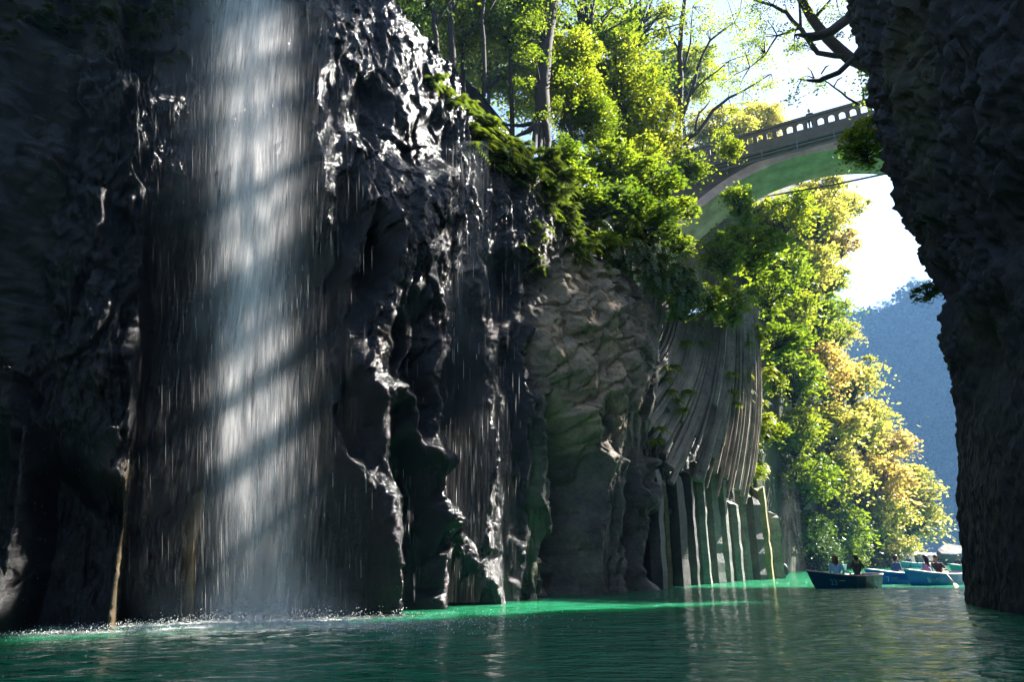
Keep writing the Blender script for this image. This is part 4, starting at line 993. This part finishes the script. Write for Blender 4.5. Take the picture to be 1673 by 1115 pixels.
# ------------------------------------------------------------------ boats
def text_mesh(txt, size):
    cu = bpy.data.curves.new('numeral', 'FONT'); cu.body = txt; cu.size = size; cu.extrude = .004; cu.align_x = 'CENTER'; cu.align_y = 'CENTER'
    o = bpy.data.objects.new('numeral', cu); COL.objects.link(o); dg = bpy.context.evaluated_depsgraph_get()
    me = bpy.data.meshes.new_from_object(o.evaluated_get(dg)); bpy.data.objects.remove(o); me.name = 'hull_number'; return me
def boat(label, bow, stern_dir, hullmat, num, name='rowing_boat', L=3.7, group='rowing boats', nmat='numeral', gun='pink'):
    """x runs from the bow (0) to the stern (L); z = 0 is the waterline"""
    root = thing(name, label, 'boat', (bow.x, bow.y, 0), math.atan2(stern_dir.y, stern_dir.x), group)
    st = [0, .04, .10, .2, .35, .5, .65, .8, .92, 1.0]
    half = [.02, .10, .22, .38, .54, .62, .62, .57, .50, .45]; chine = [.01, .04, .10, .24, .40, .48, .48, .44, .38, .34]
    keel = [.10, -.04, -.11, -.14, -.15, -.15, -.15, -.14, -.12, -.10]; sheer = [.62, .59, .56, .50, .45, .42, .41, .42, .44, .46]
    rake = [-.28, -.18, -.10, -.04, 0, 0, 0, 0, .02, .05]
    def section(i, inn=0):
        h, c, k, s = half[i] - inn, max(chine[i] - inn, .004), keel[i] + inn, sheer[i]; x = st[i] * L; rk = rake[i]
        return [(x + rk + (inn if i == 0 else 0), max(h, .004), s), (x + rk * .4, (h + c) / 2 + .015, (s + k) / 2), (x, c, k + .03), (x, 0, k), (x, -c, k + .03), (x + rk * .4, -(h + c) / 2 - .015, (s + k) / 2), (x + rk + (inn if i == 0 else 0), -max(h, .004), s)]
    mb = MB(); O = [section(i) for i in range(10)]; I = [section(i, .04) for i in range(10)]
    V_ = [p for s in O for p in s] + [p for s in I for p in s]; F_ = []
    for i in range(9):
        for k in range(6):
            F_.append((i * 7 + k, i * 7 + k + 1, i * 7 + 8 + k, i * 7 + 7 + k)); b = 70
            F_.append((b + i * 7 + 7 + k, b + i * 7 + 8 + k, b + i * 7 + k + 1, b + i * 7 + k))
        for k in (0, 6): F_.append((i * 7 + k, i * 7 + 7 + k, 70 + i * 7 + 7 + k, 70 + i * 7 + k))
    F_.append(tuple(63 + k for k in range(7))); F_.append(tuple(133 - k for k in range(7))); F_.append((63, 69, 139, 133)); F_.append(tuple(6 - k for k in range(7)))
    mb.add(V_, F_); hull = mb.build('hull', M[hullmat], root)
    for sg in (1, -1):
        mb = MB(); mb.tube([(O[i][0][0], sg * (O[i][0][1] + .005), O[i][0][2] + .012) for i in range(10)], .03, 6); mb.build('gunwale', M[gun], root, True)
    mb = MB(); mb.box((L + .05, 0, sheer[-1] + .012), (.06, .9, .06)); mb.build('transom_cap', M[gun], root)
    for x in (.30 * L, .55 * L, .82 * L):
        mb = MB(); mb.box((x, 0, .26), (.26, 1.0 if x < .7 * L else .86, .035)); mb.build('seat', M['wood'], root)
    mb = MB(); mb.box((.13 * L, 0, .46), (.3, .40, .03)); mb.build('foredeck', M[hullmat], root)
    for sg in (1, -1):
        mb = MB(); mb.tube([(.52 * L, sg * .62, .42), (.52 * L, sg * .62, .52)], .02, 6); mb.build('oarlock', M['steel'], root)
    if num:
        tm = text_mesh(num, .30)
        for sg in (1, -1):                      # on the flared bow planks
            i = 3; x = .19 * L; h = .40; c = .26
            o = obj('hull_number', tm, M[nmat], hull); o.location = (x, sg * (h - .015), .20)
            dx, dy = .15 * L, half[4] - half[2]
            o.rotation_euler = (math.radians(90 - 22), 0, 0 if sg < 0 else math.pi); o.rotation_euler.z += -sg * 0 + (math.atan2(-(half[4] - half[2]), .25 * L) if sg < 0 else math.atan2((half[4] - half[2]), .25 * L))
    return root
def oar(a, b, label):
    a, b = Vector(a), Vector(b); root = thing('oar', label, 'oar', tuple(a)); d = b - a
    mb = MB(); mb.tube([(0, 0, 0), d * .5, d * .78], [.022, .024, .02], 8); mb.build('shaft', M['wood'], root, True)
    mb = MB(); s = Vector((-d.y, d.x, 0)).normalized(); u = d.cross(s).normalized()
    V_ = [];
    for t, w in ((.76, .02), (.82, .065), (.94, .075), (1.0, .06)):
        for sg, z in ((1, .008), (-1, .008), (-1, -.008), (1, -.008)): V_.append(d * t + s * w * sg + u * z)
    F_ = [(4 * i + k, 4 * i + (k + 1) % 4, 4 * i + 4 + (k + 1) % 4, 4 * i + 4 + k) for i in range(3) for k in range(4)] + [(3, 2, 1, 0), (12, 13, 14, 15)]
    mb.add(V_, F_); mb.build('blade', M['wood'], root)
    return root

# ------------------------------------------------------------------ people (one continuous body each)
def capsule_mesh(caps, voxel):
    mb = MB()
    for p0, p1, r0, r1, _ in caps:
        p0, p1 = Vector(p0), Vector(p1); d = (p1 - p0)
        if d.length < 1e-4: d = Vector((0, 0, 1e-3))
        u = d.normalized(); pts = []; rad = []
        for g in (-80, -45, -15): pts.append(p0 + u * r0 * math.sin(math.radians(g))); rad.append(r0 * math.cos(math.radians(g)))
        for g in (15, 45, 80): pts.append(p1 + u * r1 * math.sin(math.radians(g))); rad.append(r1 * math.cos(math.radians(g)))
        mb.tube(pts, rad, 10)
    me = mb.mesh('body'); o = bpy.data.objects.new('tmp', me); COL.objects.link(o)
    m = o.modifiers.new('r', 'REMESH'); m.mode = 'VOXEL'; m.voxel_size = voxel; m.use_smooth_shade = True
    s = o.modifiers.new('s', 'SMOOTH'); s.factor = .5; s.iterations = 2
    dg = bpy.context.evaluated_depsgraph_get(); out = bpy.data.meshes.new_from_object(o.evaluated_get(dg)); bpy.data.objects.remove(o)
    return out
def paint_caps(me, caps, mats):
    for m in mats.values(): me.materials.append(M[m])
    keys = list(mats); n = len(me.polygons); C = np.empty(n * 3); me.polygons.foreach_get('center', C); C = C.reshape(-1, 3)
    best = np.full(n, 1e9); idx = np.zeros(n, dtype=np.int32)
    for p0, p1, r0, r1, t in caps:
        a, b = np.array(p0), np.array(p1); v = b - a; L2 = max((v * v).sum(), 1e-9)
        k = np.clip(((C - a) @ v) / L2, 0, 1); d = np.linalg.norm(C - a - k[:, None] * v, axis=1) - (r0 + (r1 - r0) * k)
        w = d < best; best[w] = d[w]; idx[w] = keys.index(t)
    me.polygons.foreach_set('material_index', idx); me.polygons.foreach_set('use_smooth', [True] * n)
def hand(w, d, side, t='skin'):
    """palm and five fingers, slightly curled"""
    w, d = Vector(w), Vector(d).normalized(); s = d.cross(Vector((0, 0, 1)));
    s = s.normalized() if s.length > .1 else Vector((1, 0, 0)); u = s.cross(d)
    k = w + d * .085; caps = [(tuple(w), tuple(k), .026, .034, t)]
    for i, ln in enumerate((.066, .078, .072, .056)):
        b = k + s * (-.030 + .020 * i); m_ = b + d * ln * .6 - u * .012; e = b + d * ln - u * .035
        caps += [(tuple(b), tuple(m_), .0105, .0098, t), (tuple(m_), tuple(e), .0098, .0085, t)]
    b = w + d * .03 - s * side * .028; m_ = b + d * .03 - s * side * .022; e = m_ + d * .03 - u * .01
    return caps + [(tuple(b), tuple(m_), .0125, .011, t), (tuple(m_), tuple(e), .011, .009, t)]
def person(label, loc, rz, mats, hair, elbows, wrists, lean=.06, hairlen=0, voxel=.0105, stand=False, headturn=0, vest=None, extra=None, group=None):
    root = thing('person', label, 'person', loc, rz, group)
    S = Vector((0, lean, .47)); caps = [((0, 0, .05), (0, lean * .5, .25), .135, .125, 'top'), ((-.05, lean * .5, .26), (-.09, lean, .40), .11, .115, 'top'), ((.05, lean * .5, .26), (.09, lean, .40), .11, .115, 'top'),
        ((-.17, lean, .455), (.17, lean, .455), .062, .062, 'top'), ((0, lean, .48), (0, lean + .015, .58), .052, .048, 'skin'), ((-.085, .02, .0), (.085, .02, .0), .125, .125, 'legs')]
    H = Vector((0, lean + .03, .68))
    caps += [((H.x, H.y - .015, H.z + .03), (H.x, H.y + .01, H.z + .01), .092, .088, 'skin'), ((H.x, H.y + .03, H.z - .02), (H.x, H.y + .045, H.z - .075), .066, .042, 'skin'),
             ((0, H.y + .10, H.z + .005), (0, H.y + .112, H.z - .022), .012, .017, 'skin')]
    for sg in (-1, 1): caps.append(((sg * .09, H.y - .01, H.z + .015), (sg * .092, H.y - .012, H.z - .02), .017, .012, 'skin'))
    knee = [(sg * .11, .40, .06) if not stand else (sg * .10, .02, -.42) for sg in (-1, 1)]; foot = [(sg * .11, .44, -.26) if not stand else (sg * .10, 0, -.84) for sg in (-1, 1)]
    for sg, k, f in zip((-1, 1), knee, foot):
        caps += [((sg * .09, .03, .0), k, .088, .062, 'legs'), (k, f, .06, .042, 'legs'), ((f[0], f[1] - .03, f[2] - .04), (f[0], f[1] + .15, f[2] - .045), .042, .034, 'shoe')]
    for sg, e, w in zip((-1, 1), elbows, wrists):
        sh = (sg * .185, lean, .44); caps += [(sh, e, .056, .045, 'top'), (e, w, .044, .032, 'top')]
        d = Vector(w) - Vector(e); caps += hand(w, d, sg)
    me = capsule_mesh(caps, voxel); paint_caps(me, caps, dict(skin='skin', top=mats[0], legs=mats[1], shoe='shoe')); obj('body', me, None, root)
    hc = [((0, H.y - .03, H.z + .05), (0, H.y - .005, H.z + .065), .103, .096, 'h'), ((0, H.y - .06, H.z + .02), (0, H.y - .06, H.z - .05), .085, .07, 'h'), ((-.075, H.y - .02, H.z + .03), (-.08, H.y - .025, H.z - .02), .035, .02, 'h'), ((.075, H.y - .02, H.z + .03), (.08, H.y - .025, H.z - .02), .035, .02, 'h')]
    if hairlen: hc += [((0, H.y - .075, H.z - .02), (0, H.y - .10, H.z - hairlen), .088, .05, 'h'), ((-.07, H.y - .05, H.z), (-.075, H.y - .08, H.z - hairlen * .85), .045, .03, 'h'), ((.07, H.y - .05, H.z), (.075, H.y - .08, H.z - hairlen * .85), .045, .03, 'h')]
    hm = capsule_mesh(hc, .014); obj('hair', hm, M[hair], root); hm.polygons.foreach_set('use_smooth', [True] * len(hm.polygons))
    for sg in (-1, 1):
        bm = bmesh.new(); bmesh.ops.create_uvsphere(bm, u_segments=8, v_segments=6, radius=.011); em = bpy.data.meshes.new('eye'); bm.to_mesh(em); bm.free()
        obj('eye', em, M['black'], root, (sg * .034, H.y + .086, H.z + .02))
    mb = MB(); mb.tube([(-.024, H.y + .088, H.z - .052), (0, H.y + .094, H.z - .054), (.024, H.y + .088, H.z - .052)], .006, 5); mb.build('mouth', M['red'], root)
    if vest:
        vm = capsule_mesh([((-.05, lean * .5, .2), (-.09, lean, .40), .128, .13, 'v'), ((.05, lean * .5, .2), (.09, lean, .40), .128, .13, 'v'), ((0, .02, .1), (0, lean, .3), .15, .14, 'v')], .016); obj('life_vest', vm, M[vest], root)
    if extra == 'camera':
        mb = MB(); mb.box((0, H.y + .16, H.z + .005), (.14, .07, .10)); mb.build('camera_body', M['black'], root); mb = MB(); mb.tube([(0, H.y + .18, H.z), (0, H.y + .28, H.z)], [.038, .042], 12); mb.build('camera_lens', M['black'], root)
    if extra == 'cap': obj('cap', capsule_mesh([((0, H.y - .01, H.z + .07), (0, H.y, H.z + .075), .108, .104, 'h'), ((-.05, H.y + .1, H.z + .06), (.05, H.y + .1, H.z + .06), .03, .03, 'h')], .016), M['black'], root)
    return root
REST = ([(-.26, .06, .22), (.26, .06, .22)], [(-.16, .28, .12), (.16, .28, .12)])
ROW = ([(-.30, .10, .26), (.30, .10, .26)], [(-.27, .36, .24), (.27, .36, .24)])
CAMP = ([(-.24, .16, .36), (.24, .16, .36)], [(-.10, .20, .60), (.10, .20, .60)])

# boat 23, nearest, with two people
bow, st = atz(1331, 962), atz(1424, 959); dr = (st - bow).normalized()
B23 = boat('dark teal rowing boat numbered 23 with two people, nearest the cliff', bow - dr * .05, dr, 'teal', '23', nmat='numeral_dim', L=3.45)
rz0 = math.atan2(dr.y, dr.x)
def seat_at(bw, d, x, side=0): return Vector((bw.x + d.x * x - d.y * side, bw.y + d.y * x + d.x * side, .36))
person('person in light blue shirt seen from behind, long brown hair, in boat 23', seat_at(bow, dr, 1.35), rz0 - math.pi / 2 + .55, ('shirt_blue', 'trousers'), 'hair_brown', *REST, hairlen=.20)
person('person in dark olive jacket photographing with a camera at the stern of boat 23', seat_at(bow, dr, 2.55), rz0 + math.pi / 2 + .75, ('jacket_olive', 'trousers'), 'hair_black', *CAMP, extra='camera')
oar(seat_at(bow, dr, 1.6, -.1) + Vector((0, 0, .26)), atz(1436, 961) + Vector((0, 0, -.02)), 'wooden oar slanting over the side of boat 23')
# boats 7 and 8, side by side
bow8, st8 = atz(1487, 957.5), atz(1578, 954); d8 = (st8 - bow8).normalized()
boat('blue rowing boat numbered 8, in front of boat 7', bow8, d8, 'blue', '8', L=3.9, gun='pink')
bow7 = bow8 + Vector((-d8.y, d8.x, 0)) * 1.5 - d8 * .30
boat('bright blue rowing boat numbered 7, its bow showing behind boat 8', bow7, d8, 'blue', '7', L=3.7, gun='white')
rz8 = math.atan2(d8.y, d8.x)
person('person in slate blue jacket with short dark hair, leftmost in the blue boats', seat_at(bow7, d8, 1.95), rz8 - math.pi / 2 - .3, ('jacket_navy', 'trousers'), 'hair_black', *REST, lean=.10)
person('person in grey top with long dark hair and red vest, middle of the blue boats', seat_at(bow8, d8, 1.55), rz8 - .2, ('top_grey', 'red'), 'hair_black', *REST, hairlen=.26)
person('person in dark brown jacket leaning forward to row in boat 8', seat_at(bow8, d8, 2.35), rz8 + math.pi / 2 + .2, ('jacket_brown', 'trousers'), 'hair_black', *ROW, lean=.18)
oar(seat_at(bow8, d8, 2.2, -.2) + Vector((0, 0, .28)), atz(1565, 959) + Vector((0, 0, -.05)), 'pale oar dipping straight down beside boat 8')
mb = MB(); pv = seat_at(bow8, d8, 1.25); mb.box((pv.x, pv.y - .15, .40), (.5, .3, .14), Matrix.Rotation(rz8, 3, 'Z')); o = mb.build('life_vest', M['red']); md = o.modifiers.new('b', 'BEVEL'); md.width = .05; md.segments = 3
tag(o, 'red life vest lying at the side of boat 8', 'life vest')
# farther boats
f1 = atz(1325, 933); dF = Vector((.93, .37, 0))
boat('white distant rowing boat behind the head of the person in blue', f1, dF, 'white', None, L=3.4, gun='white')
person('distant person in white top and dark cap in the white boat', seat_at(f1, dF, 1.5), 2.9, ('shirt_white', 'trousers'), 'hair_black', *ROW, voxel=.02, extra='cap')
f2 = atz(1474, 928.5); boat('cyan distant rowing boat behind the blue boats', f2, Vector((.95, .3, 0)), 'navy', None, L=3.6, gun='white')
person('distant person in dark clothes in the cyan boat', seat_at(f2, Vector((.95, .3, 0)), 1.0), 2.6, ('jacket_navy', 'trousers'), 'hair_black', *ROW, voxel=.02)
f3 = atz(1556, 938); boat('cyan rowing boat half hidden by the right cliff edge', f3, Vector((.9, .42, 0)), 'navy', None, L=3.6, gun='white')
person('distant person in cyan boat at the right cliff edge', seat_at(f3, Vector((.9, .42, 0)), .95), 2.2, ('jacket_brown', 'trousers'), 'hair_black', *ROW, voxel=.02)
# walker on the bridge
wp = atz(1322, 187, 30) + bn * .42
person('walker on the bridge looking over the parapet', (wp.x, wp.y, 28.64 + 1.18), math.atan2(bd.y, bd.x) + math.pi, ('jacket_brown', 'trousers'), 'hair_black', *REST, stand=True, voxel=.02)

# ------------------------------------------------------------------ air
hz = MB(); hz.box((300, 200, 130), (1300, 700, 280)); hzm, n_, l_, p_, out_ = new_mat('haze'); n_.remove(p_)
pv_ = N(n_, 'VolumePrincipled'); pv_.inputs['Color'].default_value = (.26, .55, 1, 1); pv_.inputs['Density'].default_value = .0005; pv_.inputs['Anisotropy'].default_value = 0
l_.new(pv_.outputs[0], out_.inputs['Volume'])
tag(hz.build('haze', hzm), 'thin bluish haze filling the gorge', kind='stuff')
